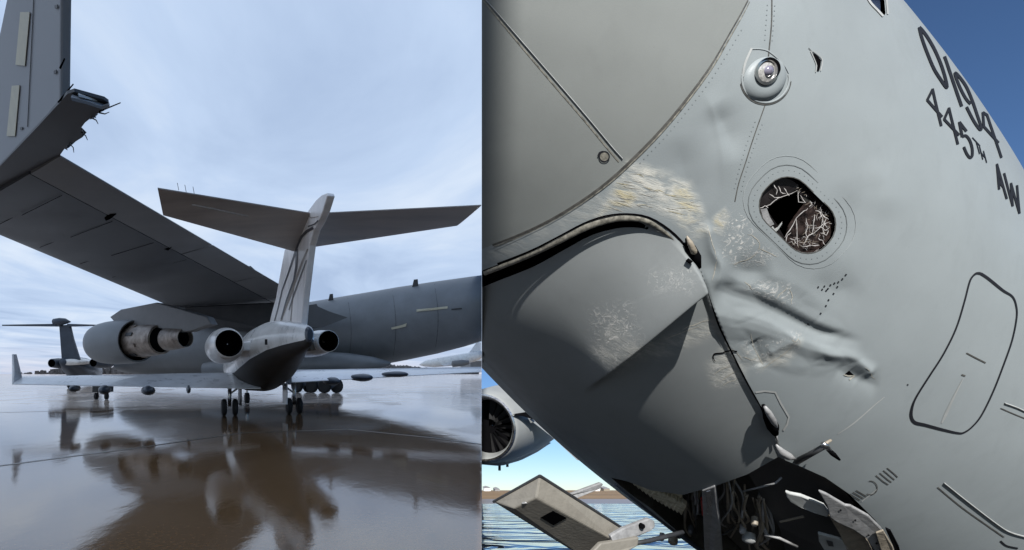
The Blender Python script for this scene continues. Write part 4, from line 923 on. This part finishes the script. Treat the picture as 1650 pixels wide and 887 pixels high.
# remaining pane shards (each bent a little), the middle is an open hole
HOLE = [(1240, 336), (1265, 320), (1289, 306), (1296, 318), (1303, 328), (1286, 352), (1276, 366), (1270, 384), (1260, 366), (1248, 350)]
hc = (1270.0, 344.0); ang = lambda p_: math.atan2(p_[1] - hc[1], p_[0] - hc[0]) % (2 * math.pi)
hs = sorted(HOLE, key=ang); outer = sorted([tuple(p_) for p_ in spline(closed(rrect(1285.5, 347, A45, 69, 46.5, 41)), 2)[:-1]], key=ang); SH = []
for i in range(len(hs)):
    h0, h1 = hs[i], hs[(i + 1) % len(hs)]; a0, a1 = ang(h0), ang(h1)
    if a1 <= a0: a1 += 2 * math.pi
    seg = [(((ang(o_) - a0) % (2 * math.pi)), o_) for o_ in outer]; seg = [o_ for k_, o_ in sorted(seg) if 0 <= k_ <= a1 - a0]
    def edge_pt(a_):
        lo, hi = 5.0, 160.0
        for _ in range(24):
            m_ = (lo + hi) / 2; lo, hi = (m_, hi) if poly_sd(np.array([[hc[0] + m_ * math.cos(a_), hc[1] + m_ * math.sin(a_)]]), rrect(1285.5, 347, A45, 69, 46.5, 41))[0] > 0 else (lo, m_)
        return (hc[0] + lo * math.cos(a_), hc[1] + lo * math.sin(a_))
    SH.append([h1, h0, edge_pt(a0)] + seg + [edge_pt(a1)])
def shrink(poly, c=None, k=.99): 
    c = np.mean(poly, 0); return [tuple(c + (np.array(p) - c) * k) for p in poly]
for i, s_ in enumerate(SH): 
    pts_ = surf(np.array(shrink(s_), float), -.03); nrm_ = Vector(cast(np.array([np.mean(s_, 0)]))[1][0])
    k_ = [Vector(p) + nrm_ * rnd.uniform(-.006, .006) for p in pts_]
    MB().slab(k_, nrm_ * -.008).build('glass_shard', M['crackglass2'] if np.mean(s_, 0)[0] + np.mean(s_, 0)[1] > 1668 else M['crackglass'], wd)
M['crazeline'] = mat('fractured_glass_edge', (0.40, 0.385, 0.37), 0.35, var=.2, scale=40)
CRK = [[(1237, 333), (1250, 325), (1268, 316), (1289, 307)], [(1243, 313), (1252, 319), (1262, 318)], [(1267, 303), (1272, 311), (1276, 316)], [(1226, 336), (1236, 332), (1241, 336)], [(1228, 346), (1236, 350), (1241, 347)],
       [(1250, 372), (1257, 367), (1264, 358)], [(1287, 353), (1288, 372), (1289, 398)], [(1268, 384), (1276, 372), (1287, 352), (1300, 340), (1306, 336)], [(1317, 346), (1315, 360), (1313, 376)], [(1298, 396), (1306, 381), (1316, 376), (1330, 362), (1342, 358)],
       [(1297, 398), (1310, 396), (1324, 396)], [(1290, 308), (1291, 326), (1302, 327), (1294, 315)], [(1309, 324), (1313, 330), (1308, 334)], [(1318, 340), (1326, 342), (1332, 350), (1340, 354)], [(1322, 352), (1330, 346), (1336, 352), (1332, 360), (1338, 368)], [(1316, 368), (1326, 366), (1334, 372), (1342, 366)],
       [(1326, 376), (1336, 380), (1340, 372)], [(1258, 300), (1262, 310), (1270, 312)], [(1250, 296), (1256, 306), (1254, 314)], [(1270, 390), (1272, 380), (1278, 376)], [(1276, 385), (1284, 388), (1287, 394)], [(1322, 384), (1330, 388), (1334, 396)], [(1303, 352), (1306, 364), (1302, 376), (1306, 384)], [(1324, 340), (1330, 352), (1328, 362)], [(1336, 360), (1330, 368), (1332, 378)]]
r9 = random.Random(2)
for c in CRK:
    c2 = [c[0]]
    for a_, b_ in zip(c[:-1], c[1:]): c2 += [((a_[0] + b_[0]) / 2 + r9.uniform(-1.2, 1.2), (a_[1] + b_[1]) / 2 + r9.uniform(-1.2, 1.2)), b_]
    ribbon('glass_crack', c2, [.4, 1.3, .7, 1.2, .4], M['crazeline'], -.018, wd, smooth_line=False)
r3 = random.Random(11)
for k in range(150):   # splinters
    u, v = (r3.uniform(22, 66), r3.uniform(-42, 42)) if k % 5 else (r3.uniform(-60, 20), -38 + r3.uniform(-3, 8))
    x, y = local_win(u, v)
    if poly_sd(np.array([[x, y]]), WIN)[0] < 5: continue
    a = r3.uniform(0, 6.28); L = r3.uniform(3, 11)
    ribbon('glass_crack', [(x, y), (x + math.cos(a) * L * .5 + r3.uniform(-2, 2), y + math.sin(a) * L * .5), (x + math.cos(a) * L, y + math.sin(a) * L)], [.25, .6, .25], M[r3.choice(['crazeline', 'prim', 'tan'])], -.019, wd, smooth_line=False)
decal('white_debris', [(1228, 338), (1238, 336), (1243, 350), (1250, 362), (1242, 366), (1232, 352)], M['prim'], -.014, wd)
ribbon('white_debris', [(1246, 366), (1252, 372), (1262, 360)], [3, 4, 2], M['pale'], -.012, wd)
# cabin wall behind the hole
decal('cabin_lining', rrect(1285.5, 347, A45, 100, 74, 55), M['black'], -.28, wd)
# ---- painted markings
def lettering(name, strokes, w, ox=1460, oy=20, s_=2.688, dx=-2):
    for st in strokes:      # every stroke keeps an even width; short strokes are straight
        if len(st) > 3: ribbon(name, [(ox + u / s_ + dx, oy + v / s_) for u, v in st], w[0] * 1.15, M['ink'], .0035, n=5)
        else:
            for a_, b_ in zip(st[:-1], st[1:]): ribbon(name, [(ox + (a_[0] + (b_[0] - a_[0]) * t_) / s_ + dx, oy + (a_[1] + (b_[1] - a_[1]) * t_) / s_) for t_ in (-.02, .25, .5, .75, 1.02)], w[0] * 1.2, M['ink'], .0035, smooth_line=False)
lettering('serial_letter', [[(60, 66), (70, 108), (92, 170), (124, 244), (156, 294), (176, 322), (182, 322), (174, 284), (156, 228), (128, 164), (98, 112), (74, 80), (60, 66)]], [4.4])
lettering('serial_letter', [[(172, 196), (244, 404)]], [4.2])
lettering('serial_letter', [[(284, 398), (262, 372), (236, 322), (216, 268), (228, 272), (262, 318), (288, 376), (312, 446), (328, 498), (322, 508), (296, 470), (266, 410)]], [4.0])
lettering('serial_letter', [[(354, 446), (414, 628)], [(354, 446), (336, 434)], [(336, 434), (340, 496), (402, 566)]], [3.4])
lettering('unit_letter', [[(120, 334), (156, 490)], [(120, 334), (97, 380), (160, 452)]], [3.5])
lettering('unit_letter', [[(191, 416), (226, 570)], [(191, 416), (170, 464), (232, 532)]], [3.5])
lettering('unit_letter', [[(264, 516), (235, 476), (246, 540)], [(246, 540), (262, 536), (278, 556), (288, 590), (288, 622), (278, 630), (264, 612), (252, 584)]], [3.8])
lettering('unit_letter', [[(290, 544), (322, 580)], [(306, 562), (320, 614)], [(320, 582), (334, 638)], [(337, 602), (351, 652)], [(327, 610), (344, 630)]], [1.25])
lettering('unit_letter', [[(396, 660), (407, 766)], [(396, 660), (440, 806)], [(403, 728), (425, 758)], [(428, 700), (466, 838)], [(466, 838), (458, 742)], [(458, 742), (495, 870)], [(495, 870), (484, 752)]], [3.0])
# crew hatch outline and its marks
HAT = [(1580, 441), (1592, 449), (1615, 468), (1630, 478), (1636, 492), (1637, 512), (1630, 550), (1615, 593), (1598, 636), (1581, 670), (1566, 688), (1553, 697), (1543, 698), (1520, 693), (1490, 685), (1474, 681), (1468, 672), (1469, 658), (1476, 640), (1497, 606), (1520, 570), (1540, 530), (1553, 488), (1561, 458), (1566, 447), (1573, 441), (1580, 441)]
ribbon('hatch_gap', HAT, [4.5, 4.5, 3, 2.5, 2.5, 2.5, 2.5, 3, 4.5, 5.5, 5, 3, 2.8, 2.6, 2.6, 3, 4.5], M['ink'], .003, n=5)
ribbon('hatch_mark', [(1557, 569), (1572, 577), (1588, 585)], 2.2, M['sealant'], .003); ribbon('hatch_mark', [(1549, 604), (1555, 606)], 2.5, M['sealant'], .003)
ribbon('hatch_drip_stain', [(1552, 610), (1540, 634), (1524, 668), (1517, 682)], [1, 3, 5, 2], mat('brown_drip', (.24, .25, .245), .5), .002)
ribbon('fastener', [(1461, 620), (1463, 620)], 2.4, M['ink'], .003, smooth_line=False)
ribbon('fairing_strip', [(1520, 778), (1560, 810), (1610, 848), (1630, 859), (1655, 866)], 3, M['pale'], .003, thick=.01); ribbon('fairing_strip', [(1510, 785), (1550, 818), (1595, 850), (1618, 866)], 2, M['sealant'], .003)
ribbon('fairing_strip', [(1618, 650), (1640, 658), (1660, 668)], 3, M['pale'], .003, thick=.008); ribbon('fairing_strip', [(1612, 658), (1635, 668), (1660, 678)], 1.6, M['sealant'], .003)
ribbon('fairing_tip', [(1612, 872), (1622, 880), (1640, 884)], 3, M['ink'], .003)
ribbon('scored_line', [(1350, 700), (1376, 682), (1410, 652), (1425, 640)], [1, 2, 1.4, .8], M['pale'], .002)
# placard of stencilled lines
for k in range(4): ribbon('placard_line', [(1411 + k * 6, 766 - k * 4), (1423 + k * 6, 776 - k * 4), (1431 + k * 5, 781 - k * 4)], 1.6, M['sealant'], .003, smooth_line=False)
for k in range(3): ribbon('placard_line', [(1369 + k * 5, 796 - k * 3), (1386 + k * 5, 806 - k * 3)], 1.8, M['sealant'], .003, smooth_line=False)
ribbon('placard_line', arcp(1402, 786, 11, -100, 120), 1.4, M['sealant'], .003); ribbon('placard_line', [(1388, 808), (1402, 797), (1414, 787)], 1.6, M['pale'], .003)
# open rivet holes
for (x, y) in [(1319, 463), (1326, 467), (1333, 469), (1340, 460), (1351, 463), (1346, 457), (1358, 450), (1363, 443), (1345, 474), (1336, 484), (1331, 493), (1322, 505), (1330, 462), (1336, 466), (1352, 455), (1304, 524)]:
    decal('rivet_hole', [(x + 1.5 * math.cos(a), y + 1.5 * math.sin(a)) for a in np.linspace(0, 2 * math.pi, 9)[:-1]], M['ink'], .004)
M['rivet'] = mat('rivet_head', (0.170, 0.188, 0.192), 0.4)
def rivets(line, step, off_px=0.0, rad_=1.15):
    Lr = spline(line, 8); dd = np.gradient(Lr, axis=0); dd /= np.hypot(dd[:, 0], dd[:, 1])[:, None]; Lr = Lr + np.stack([-dd[:, 1], dd[:, 0]], -1) * off_px
    cum = np.concatenate([[0], np.cumsum(np.hypot(*np.diff(Lr, axis=0).T))])
    for s_ in np.arange(step / 2, cum[-1], step):
        x, y = np.interp(s_, cum, Lr[:, 0]), np.interp(s_, cum, Lr[:, 1])
        decal('rivet', [(x + rad_ * math.cos(a), y + rad_ * math.sin(a)) for a in np.linspace(0, 6.2832, 7)[:-1]], M['rivet'], .0016)
rivets([(1024, 262), (1080, 202), (1139, 127), (1190, 45)], 9, 6); rivets([(1243, 5), (1238, 70)], 8, 6); rivets([(1243, 5), (1238, 70)], 8, -6); rivets([(1224, 195), (1200, 262), (1188, 310)], 8, 6); rivets([(1224, 195), (1200, 262), (1188, 310)], 8, -6)
rivets(rrect(1286, 346, A45, 76, 52, 45), 9, 0, .9)
# pale scored scratches and crazing lines
SCR = [[(1182, 428), (1195, 422), (1212, 416), (1222, 408)], [(1221, 405), (1224, 392), (1216, 383), (1204, 378)], [(1222, 400), (1240, 408), (1252, 414)], [(1201, 455), (1210, 462), (1214, 468)], [(1250, 482), (1262, 470), (1269, 462)], [(1271, 466), (1277, 480), (1275, 490)],
       [(1138, 362), (1146, 392), (1153, 418)], [(1153, 420), (1150, 440), (1146, 452)], [(1208, 536), (1215, 560), (1228, 585), (1231, 593)], [(1230, 594), (1248, 580), (1264, 568), (1276, 552)], [(1150, 606), (1164, 596), (1180, 592)], [(1160, 618), (1180, 604), (1192, 598)], [(1165, 624), (1178, 616), (1190, 610)], [(1100, 534), (1120, 526), (1148, 517)], [(1072, 548), (1100, 538), (1130, 528)],
       [(1170, 560), (1185, 566), (1196, 580)], [(1196, 575), (1210, 580), (1222, 576)], [(1272, 545), (1278, 549), (1283, 544), (1286, 552)], [(1390, 590), (1402, 602), (1412, 612)]]
for s_ in SCR:
    c2 = [s_[0]]
    for a_, b_ in zip(s_[:-1], s_[1:]): c2 += [(a_[0] + (b_[0] - a_[0]) * .5 + r3.uniform(-1.6, 1.6), a_[1] + (b_[1] - a_[1]) * .5 + r3.uniform(-1.6, 1.6)), b_]
    ribbon('scratch', c2, [.3, 1.6, .7, 1.9, .9, .3], M['scr'], .0012, smooth_line=False)
for k in range(60):   # scrapes dragged across the skin ahead of the door
    x = r3.uniform(985, 1125); y = 300 + (x - 985) * .12 + r3.uniform(-32, 42)
    if poly_sd(np.array([[x, y]]), [(975, 342), (1000, 290), (1035, 270), (1110, 296), (1128, 340), (1095, 350), (1030, 335)])[0] < 2: continue
    L = r3.uniform(6, 30); g_ = r3.uniform(-.1, .45); ribbon('scrape', [(x - L / 2, y - L * g_ / 2), (x, y + r3.uniform(-1, 1)), (x + L / 2, y + L * g_ / 2)], [.2, .9, .2], M['scr'] if r3.random() < .6 else M['yel'], .0012, n=2)
# hexagonal sealant patch outline and probes on the door edge
ribbon('patch_outline', [(1217, 632), (1232, 630), (1249, 632), (1258, 650), (1271, 672), (1268, 684), (1262, 694)], 3, M['pale'], .003, smooth_line=False)
def probe(name, pts_, rad_, m, offs): 
    q = surf(np.array(pts_, float)); n_ = cast(np.array(pts_, float))[1]
    return MB().tube([Vector(q[i]) + Vector(n_[i]) * offs[i] for i in range(len(pts_))], rad_, 12).build(name, m, dn, smooth=True)
p1 = probe('hinge_latch', [(1104, 383), (1110, 398), (1118, 414), (1124, 430)], [.008, .03, .034, .012], M['black'], [.02, .03, .03, .02])
probe('latch_cover', [(1103, 378), (1107, 388), (1113, 402), (1117, 410)], [.004, .016, .02, .006], M['tan'], [.04, .05, .055, .04])
probe('latch_pin', [(1100, 412), (1106, 416)], [.012, .012], M['black'], [.02, .02])
probe('hinge_latch', [(1228, 650), (1236, 668), (1243, 684), (1248, 697)], [.012, .036, .04, .02], M['black'], [.02, .03, .03, .02])
probe('latch_cover', [(1228, 648), (1233, 656), (1241, 670), (1250, 690)], [.01, .02, .022, .008], M['prim'], [.05, .06, .06, .04])
probe('drain_fin', [(1249, 713), (1256, 722), (1268, 730), (1280, 736)], [.006, .028, .03, .005], M['prim'], [.03, .04, .04, .03])
probe('door_corner_line', [(1250, 698), (1252, 708), (1251, 716)], [.005, .005, .005], M['prim'], [.01, .01, .01])
# pitot probe on its mast
def DD(x, y, off): return Vector(surf(np.array([[x, y]], float), off)[0])
pm = MB().tube([DD(1284, 744, .0), DD(1299, 724, .06), DD(1315, 702, .12)], [.026, .022, .02], 10).build('probe_mast', M['dark'], dn, smooth=True)
MB().tube([DD(1312, 697, .12), DD(1316, 701, .125), DD(1323, 708, .125)], [.014, .022, .014], 10).build('probe_elbow', M['silver'], pm, smooth=True)
MB().tube([DD(1320, 706, .125), DD(1328, 714, .125), DD(1338, 723, .125)], [.015, .018, .008], 10).build('pitot_probe', M['black'], pm, smooth=True)
MB().tube([DD(1316, 699, .115), DD(1328, 697, .09)], [.014, .010], 8).build('probe_base', M['tan'], pm, smooth=True)

# ---- nose gear bay and what hangs out of it
gb = bpy.data.objects.new('nose_gear_bay', None); col.objects.link(gb); gb.parent = dn
bayp = surf(np.array(closed(BAY), float), -.004); bn = np.mean(cast(np.array(BAY, float))[1], 0)
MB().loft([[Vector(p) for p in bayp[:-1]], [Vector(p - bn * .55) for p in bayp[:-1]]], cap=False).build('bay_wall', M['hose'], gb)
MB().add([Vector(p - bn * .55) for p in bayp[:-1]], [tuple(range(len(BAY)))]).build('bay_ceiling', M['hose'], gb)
def D_(x, y, off): 
    return Vector(surf(np.array([[x, y]], float), off)[0])
# quilted insulation along the keel
for k in range(15):
    f_ = k / 14; x = 1006 + f_ * 88; y = 778 + f_ * 56 + 4 * math.sin(f_ * 3)
    a, b2, c, d = D_(x - 5, y - 7, -.03), D_(x + 3, y - 12 - 4 * f_, -.05), D_(x + 10, y - 6 - 4 * f_, -.05), D_(x + 2, y + 2, -.03)
    MB().slab([a, b2, c, d], Vector(bn) * -.06).build('insulation_rib', M['insul'], gb, bevel=.008)
MB().slab([D_(1060, 800, -.1), D_(1092, 800, -.1), D_(1096, 830, -.1), D_(1084, 824, -.1)], Vector(bn) * -.05).build('insulation_flap', M['insul'], gb)
# leg of the nose gear: flat steel bar with a raised middle
MB().slab([D_(1131, 790, .02), D_(1152, 783, .02), D_(1160, 840, .02), D_(1168, 930, .02), D_(1138, 930, .02)], Vector(bn) * -.07).build('gear_strut', M['prim'], gb, bevel=.01)
MB().slab([D_(1138, 790, .03), D_(1145, 788, .03), D_(1156, 930, .03), D_(1147, 930, .03)], Vector(bn) * -.02).build('strut_rib', M['silver'], gb, bevel=.005)
MB().slab([D_(1127, 816, -.06), D_(1132, 815, -.06), D_(1135, 840, -.06), D_(1129, 842, -.06)], Vector(bn) * -.03).build('red_lock_pin', M['red'], gb)
r4 = random.Random(5)
for k in range(26):
    x = r4.uniform(1160, 1240); y0 = r4.uniform(785, 815) + (x - 1160) * .45; L = r4.uniform(40, 90)
    pp = [D_(x + r4.uniform(-6, 6), y0, r4.uniform(-.3, -.12)), D_(x + r4.uniform(-14, 10), y0 + L * .4, r4.uniform(-.22, -.06)), D_(x + r4.uniform(-20, 14), y0 + L * .75, r4.uniform(-.2, -.06)), D_(x + r4.uniform(-26, 14), y0 + L, r4.uniform(-.3, -.1))]
    pts_ = [Vector(p) for p in spline([tuple(p) for p in pp], 4)]
    MB().tube(pts_, r4.uniform(.007, .017), 7).build('hydraulic_hose', M[r4.choice(['hose', 'prim', 'tan', 'tan', 'prim'])], gb, smooth=True)
for k in range(14):
    x = r4.uniform(1085, 1130); y0 = r4.uniform(800, 840); L = r4.uniform(25, 60)
    pp = [D_(x, y0, r4.uniform(-.3, -.1)), D_(x + r4.uniform(-8, 8), y0 + L * .5, r4.uniform(-.2, -.06)), D_(x + r4.uniform(-8, 12), y0 + L, r4.uniform(-.25, -.1))]
    MB().tube([Vector(p) for p in spline([tuple(p) for p in pp], 4)], r4.uniform(.008, .018), 7).build('hydraulic_hose', M[r4.choice(['hose', 'prim', 'tan', 'tan'])], gb, smooth=True)
for (x, y, r_, m) in ((1080, 878, .055, 'tan'), (1062, 872, .03, 'prim'), (1206, 876, .06, 'pale'), (1196, 862, .03, 'prim'), (1090, 868, .035, 'dark'), (1110, 862, .03, 'dark'), (1216, 850, .03, 'tan')):
    c = D_(x, y, -.05); a_ = Vector(bn)
    MB().lathe(c, a_, [(-.05, r_ * .9), (0, r_), (.03, r_ * .95), (.05, r_ * .5), (.052, .002)], 18).build('hydraulic_fitting', M[m], gb, smooth='auto')
# inner panel right of the hoses, with a cable, hinge arms and the tan door frame
MB().slab([D_(1200, 772, -.16), D_(1256, 742, -.10), D_(1330, 776, -.10), D_(1375, 812, -.12), D_(1440, 900, -.14), D_(1440, 960, -.14), D_(1270, 960, -.2), D_(1258, 880, -.2)], Vector(bn) * -.02).build('inner_panel', M['dark'], gb)
MB().tube([D_(1198, 800, -.04), D_(1225, 792, -.03), D_(1252, 785, -.03), D_(1262, 778, -.04)], .009, 7).build('bay_cable', M['prim'], gb, smooth=True)
ribs = [(1260, 858), (1280, 854), (1300, 850)]
MB().tube([D_(x, y, -.1) for x, y in ribs], .012, 7).build('stencil_bar', M['tan'], gb)
MB().tube([D_(1232, 872, -.06), D_(1256, 876, -.05), D_(1285, 890, -.05)], .016, 8).build('bay_cable', M['prim'], gb, smooth=True)
arm = [(1262, 784), (1270, 787), (1286, 790), (1306, 797), (1322, 804), (1330, 815), (1328, 823), (1306, 816), (1284, 808), (1270, 800), (1264, 792)]
MB().slab([D_(x, y, .07) for x, y in arm], Vector(bn) * -.03).build('hinge_arm', M['pale'], gb, bevel=.008)
arm2 = [(1310, 776), (1322, 781), (1352, 799), (1360, 800), (1388, 816), (1408, 836), (1424, 862), (1436, 900), (1410, 900), (1400, 872), (1386, 852), (1366, 838), (1340, 826), (1329, 818), (1324, 800)]
MB().slab([D_(x, y, .10) for x, y in arm2], Vector(bn) * -.025).build('hinge_arm', M['prim'], gb, bevel=.008)
MB().slab([D_(x, y, .05) for x, y in [(1332, 824), (1366, 838), (1388, 856), (1400, 880), (1408, 905), (1372, 905), (1362, 880), (1348, 850)]], Vector(bn) * -.03).build('hinge_web', M['tan'], gb)
MB().slab([D_(x, y, .12) for x, y in [(1398, 840), (1409, 836), (1425, 862), (1437, 900), (1418, 900), (1408, 870)]], Vector(bn) * -.02).build('door_frame_strip', M['tan'], gb, bevel=.005)
MB().slab([D_(x, y, .09) for x, y in [(1416, 838), (1424, 842), (1438, 868), (1447, 900), (1440, 900), (1430, 868)]], Vector(bn) * -.02).build('door_seal', M['black'], gb)
arm3 = [(1315, 852), (1325, 855), (1352, 862), (1368, 880), (1372, 900), (1340, 900), (1326, 880), (1317, 866)]
MB().slab([D_(x, y, .05) for x, y in arm3], Vector(bn) * -.03).build('hinge_arm', M['pale'], gb, bevel=.008)
MB().slab([D_(x, y, .056) for x, y in [(1328, 862), (1338, 864), (1340, 872), (1332, 871)]], Vector(bn) * -.002).build('arm_slot', M['dark'], gb)
for x, y in ((1389, 846), (1402, 859), (1345, 806), (1368, 822)): decal('bolt', [(x + 1.8 * math.cos(a), y + 1.8 * math.sin(a)) for a in np.linspace(0, 6.28, 9)[:-1]], M['ink'], .103, gb)
# dark keel strip under the silhouette
MB().tube([D_(992, 781, .0), D_(1030, 812, .0), D_(1078, 850, 0), D_(1120, 882, 0), D_(1150, 905, 0)], [.02, .03, .03, .03, .03], 8).build('keel_edge', M['far_dark'], gb, smooth=True)
MB().tube([P(990, 882, 4.2), P(1045, 872, 4.3), P(1100, 858, 4.4)], [.02, .02, .02], 8).build('actuator_rod', M['dark'], gb, smooth=True)

# ---- open gear door: shallow tray with a dark lozenge opening and two hinge arms
gd = bpy.data.objects.new('gear_door', None); col.objects.link(gd); gd.parent = dn
gn = Vector((-.22, -.66, -.72)).normalized(); g0 = P(880, 830, 4.5)
rim = [on_plane(x, y, g0, gn) for x, y in ((795, 809), (870, 767), (1010, 856), (950, 905))]
inn = [on_plane(x, y, g0 + gn * .13, gn) for x, y in ((827, 820), (864, 803), (984, 868), (938, 898))]
tr_ = MB(); tr_.add(rim + inn, [(0, 1, 5, 4), (1, 2, 6, 5), (2, 3, 7, 6), (3, 0, 4, 7), (4, 5, 6, 7), (0, 3, 2, 1)]); tr_.build('door_tray', M['doorgrey'], gd, bevel=.012)
tn = (inn[1] - inn[0]).cross(inn[3] - inn[0]).normalized(); tn = gn
loz = [on_plane(x, y, inn[0] + tn * .004, tn) for x, y in [(871, 834.5), (891, 824), (913, 835), (892, 847)]]
MB().slab(loz, tn * -.003).build('lozenge_opening', M['black'], gd)
MB().tube([rim[0], rim[1]], .012, 6).build('door_seal', M['dark'], gd); MB().tube([rim[1], rim[2]], .012, 6).build('door_seal', M['dark'], gd)
MB().slab([P(841, 813, 4.2), P(852, 806, 4.2), P(905, 798, 4.3), P(922, 795, 4.35), P(968, 778, 4.5), P(973, 781, 4.5), P(966, 789, 4.5), P(930, 804, 4.35), P(866, 812, 4.2)], (0.0, .04, .0)).build('hinge_arm', M['prim'], gd, bevel=.01)
MB().slab([P(984, 864, 4.1), P(1004, 852, 4.15), P(1046, 836, 4.25), P(1055, 840, 4.27), P(1056, 850, 4.27), P(1048, 857, 4.25), P(1020, 868, 4.2), P(990, 880, 4.1)], (0, .05, 0)).build('hinge_arm', M['prim'], gd, bevel=.01)
c = P(1034, 848, 4.2); MB().lathe(c, (0, -1, 0), [(-.02, .022), (.012, .022), (.013, .001)], 14).build('arm_pin', M['black'], gd)
MB().slab([P(968, 876, 4.05), P(1030, 866, 4.15), P(1028, 880, 4.15), P(985, 905, 4.05), P(940, 905, 4.0)], (0, .05, 0)).build('hinge_bracket', M['doorgrey'], gd, bevel=.01)
# ---- engine hanging beyond the nose (same aircraft)
eg = bpy.data.objects.new('wing_engine', None); col.objects.link(eg); eg.parent = dn
ec = P(777, 690, 18.0); ea = Vector((0.60, 0.80, 0.02)).normalized()
MB().lathe(ec, ea, [(.55, .93), (.1, 1.0), (.0, 1.05), (-.05, 1.11), (.0, 1.17), (.15, 1.22), (.8, 1.33), (2.0, 1.40), (3.8, 1.40), (5.4, 1.30), (6.6, 1.12), (6.9, .7)], 64).build('fan_cowl', M['cowl'], eg, smooth='auto', cut='right')
MB().lathe(ec, ea, [(-.02, 1.06), (-.058, 1.10), (-.058, 1.12), (-.01, 1.165)], 64).build('intake_lip', M['silver'], eg, smooth='auto', cut='right')
MB().lathe(ec, ea, [(.5, .95), (.9, .93), (.92, .02)], 48).build('fan_case', M['black'], eg, smooth='auto', cut='right')
for k in range(18):
    a = k / 18 * 2 * math.pi; u_ = ea.cross(UP).normalized(); w_ = u_.cross(ea); r1 = u_ * math.cos(a) + w_ * math.sin(a); t1 = u_ * -math.sin(a) + w_ * math.cos(a)
    bl_ = MB().add([ec + ea * .7 + r1 * .25 - t1 * .04, ec + ea * .7 + r1 * .92 - t1 * .10, ec + ea * .55 + r1 * .92 + t1 * .10, ec + ea * .6 + r1 * .25 + t1 * .04], [(0, 1, 2, 3)])
    if (ec + r1 * .5).x - DIV * (ec + r1 * .5).y > .05: bl_.build('fan_blade', M['tyre'], eg, cut='right')
MB().slab([P(826, 668, 17.2), P(845, 665, 17.4), P(858, 676, 17.4), P(842, 671, 17.3)], ea * .3).build('strake', M['black'], eg)
MB().slab([P(853, 676, 17.6), P(890, 705, 18), P(930, 742, 18.4), P(960, 745, 19), P(960, 690, 19), P(880, 670, 18.5)], ea * .6).build('pylon', M['cowl'], eg)
MB().loft([[ec + ea * t + Vector((math.cos(a) * .55, 0, -1.30 + math.sin(a) * r)) for a in [2 * math.pi * k / 16 for k in range(16)]] for t, r in ((.6, .05), (1.4, .22), (3.0, .32), (4.8, .28), (6.2, .05))]).build('accessory_fairing', M['cowl'], eg, smooth=True, cut='right')
for t in (1.6, 2.4): MB().tube([ec + ea * t + Vector((0, 0, -1.5)), ec + ea * t + Vector((0, 0, -1.72))], .05, 6).build('drain_mast', M['dark'], eg)

# ---- tiny buildings on the far side of the grass
for i, (x, w, h_, m, lb) in enumerate(((784, 5, 3, 'white', 'tiny white hangar on the far horizon below the engine'), (800, 4, 2, 'flap', 'tiny grey hangar on the far horizon left of the open gear door'), (958, 6, 4, 'white', 'tiny white building on the horizon above the hinge arm of the open gear door'), (975, 5, 2.6, 'tan', 'tiny tan building on the horizon right of the hinge arm'))):
    d = 900.0; bx_ = (x - CX) / F * d; z0 = slope_z(d); e_ = empty('far_building', (0, 0, 0), lb, 'building')
    s_ = 1.0
    MB().box((bx_, d, z0 + h_), (w, 0, 0), (0, 6, 0), (0, 0, h_)).build('wall', M[m], e_)
    MB().slab([(bx_ - w - .3, d - 6.5, z0 + 2 * h_), (bx_ + w + .3, d - 6.5, z0 + 2 * h_), (bx_, d - 6.5, z0 + 2 * h_ + 1.6)], (0, 13, 0)).build('roof', M['flap'], e_)

# ------------------------------------------------------------------ put each thing's empty at its base
bpy.context.view_layer.update()
for e_ in [o_ for o_ in scene.objects if o_.type == 'EMPTY' and o_.parent is None]:
    pts_ = []
    for c in e_.children_recursive:
        if c.type == 'MESH': pts_ += [c.matrix_world @ Vector(k) for k in c.bound_box]
    base = Vector((sum(p.x for p in pts_) / len(pts_), sum(p.y for p in pts_) / len(pts_), min(p.z for p in pts_)))
    e_.location = base
    for c in e_.children: c.location = c.location - base
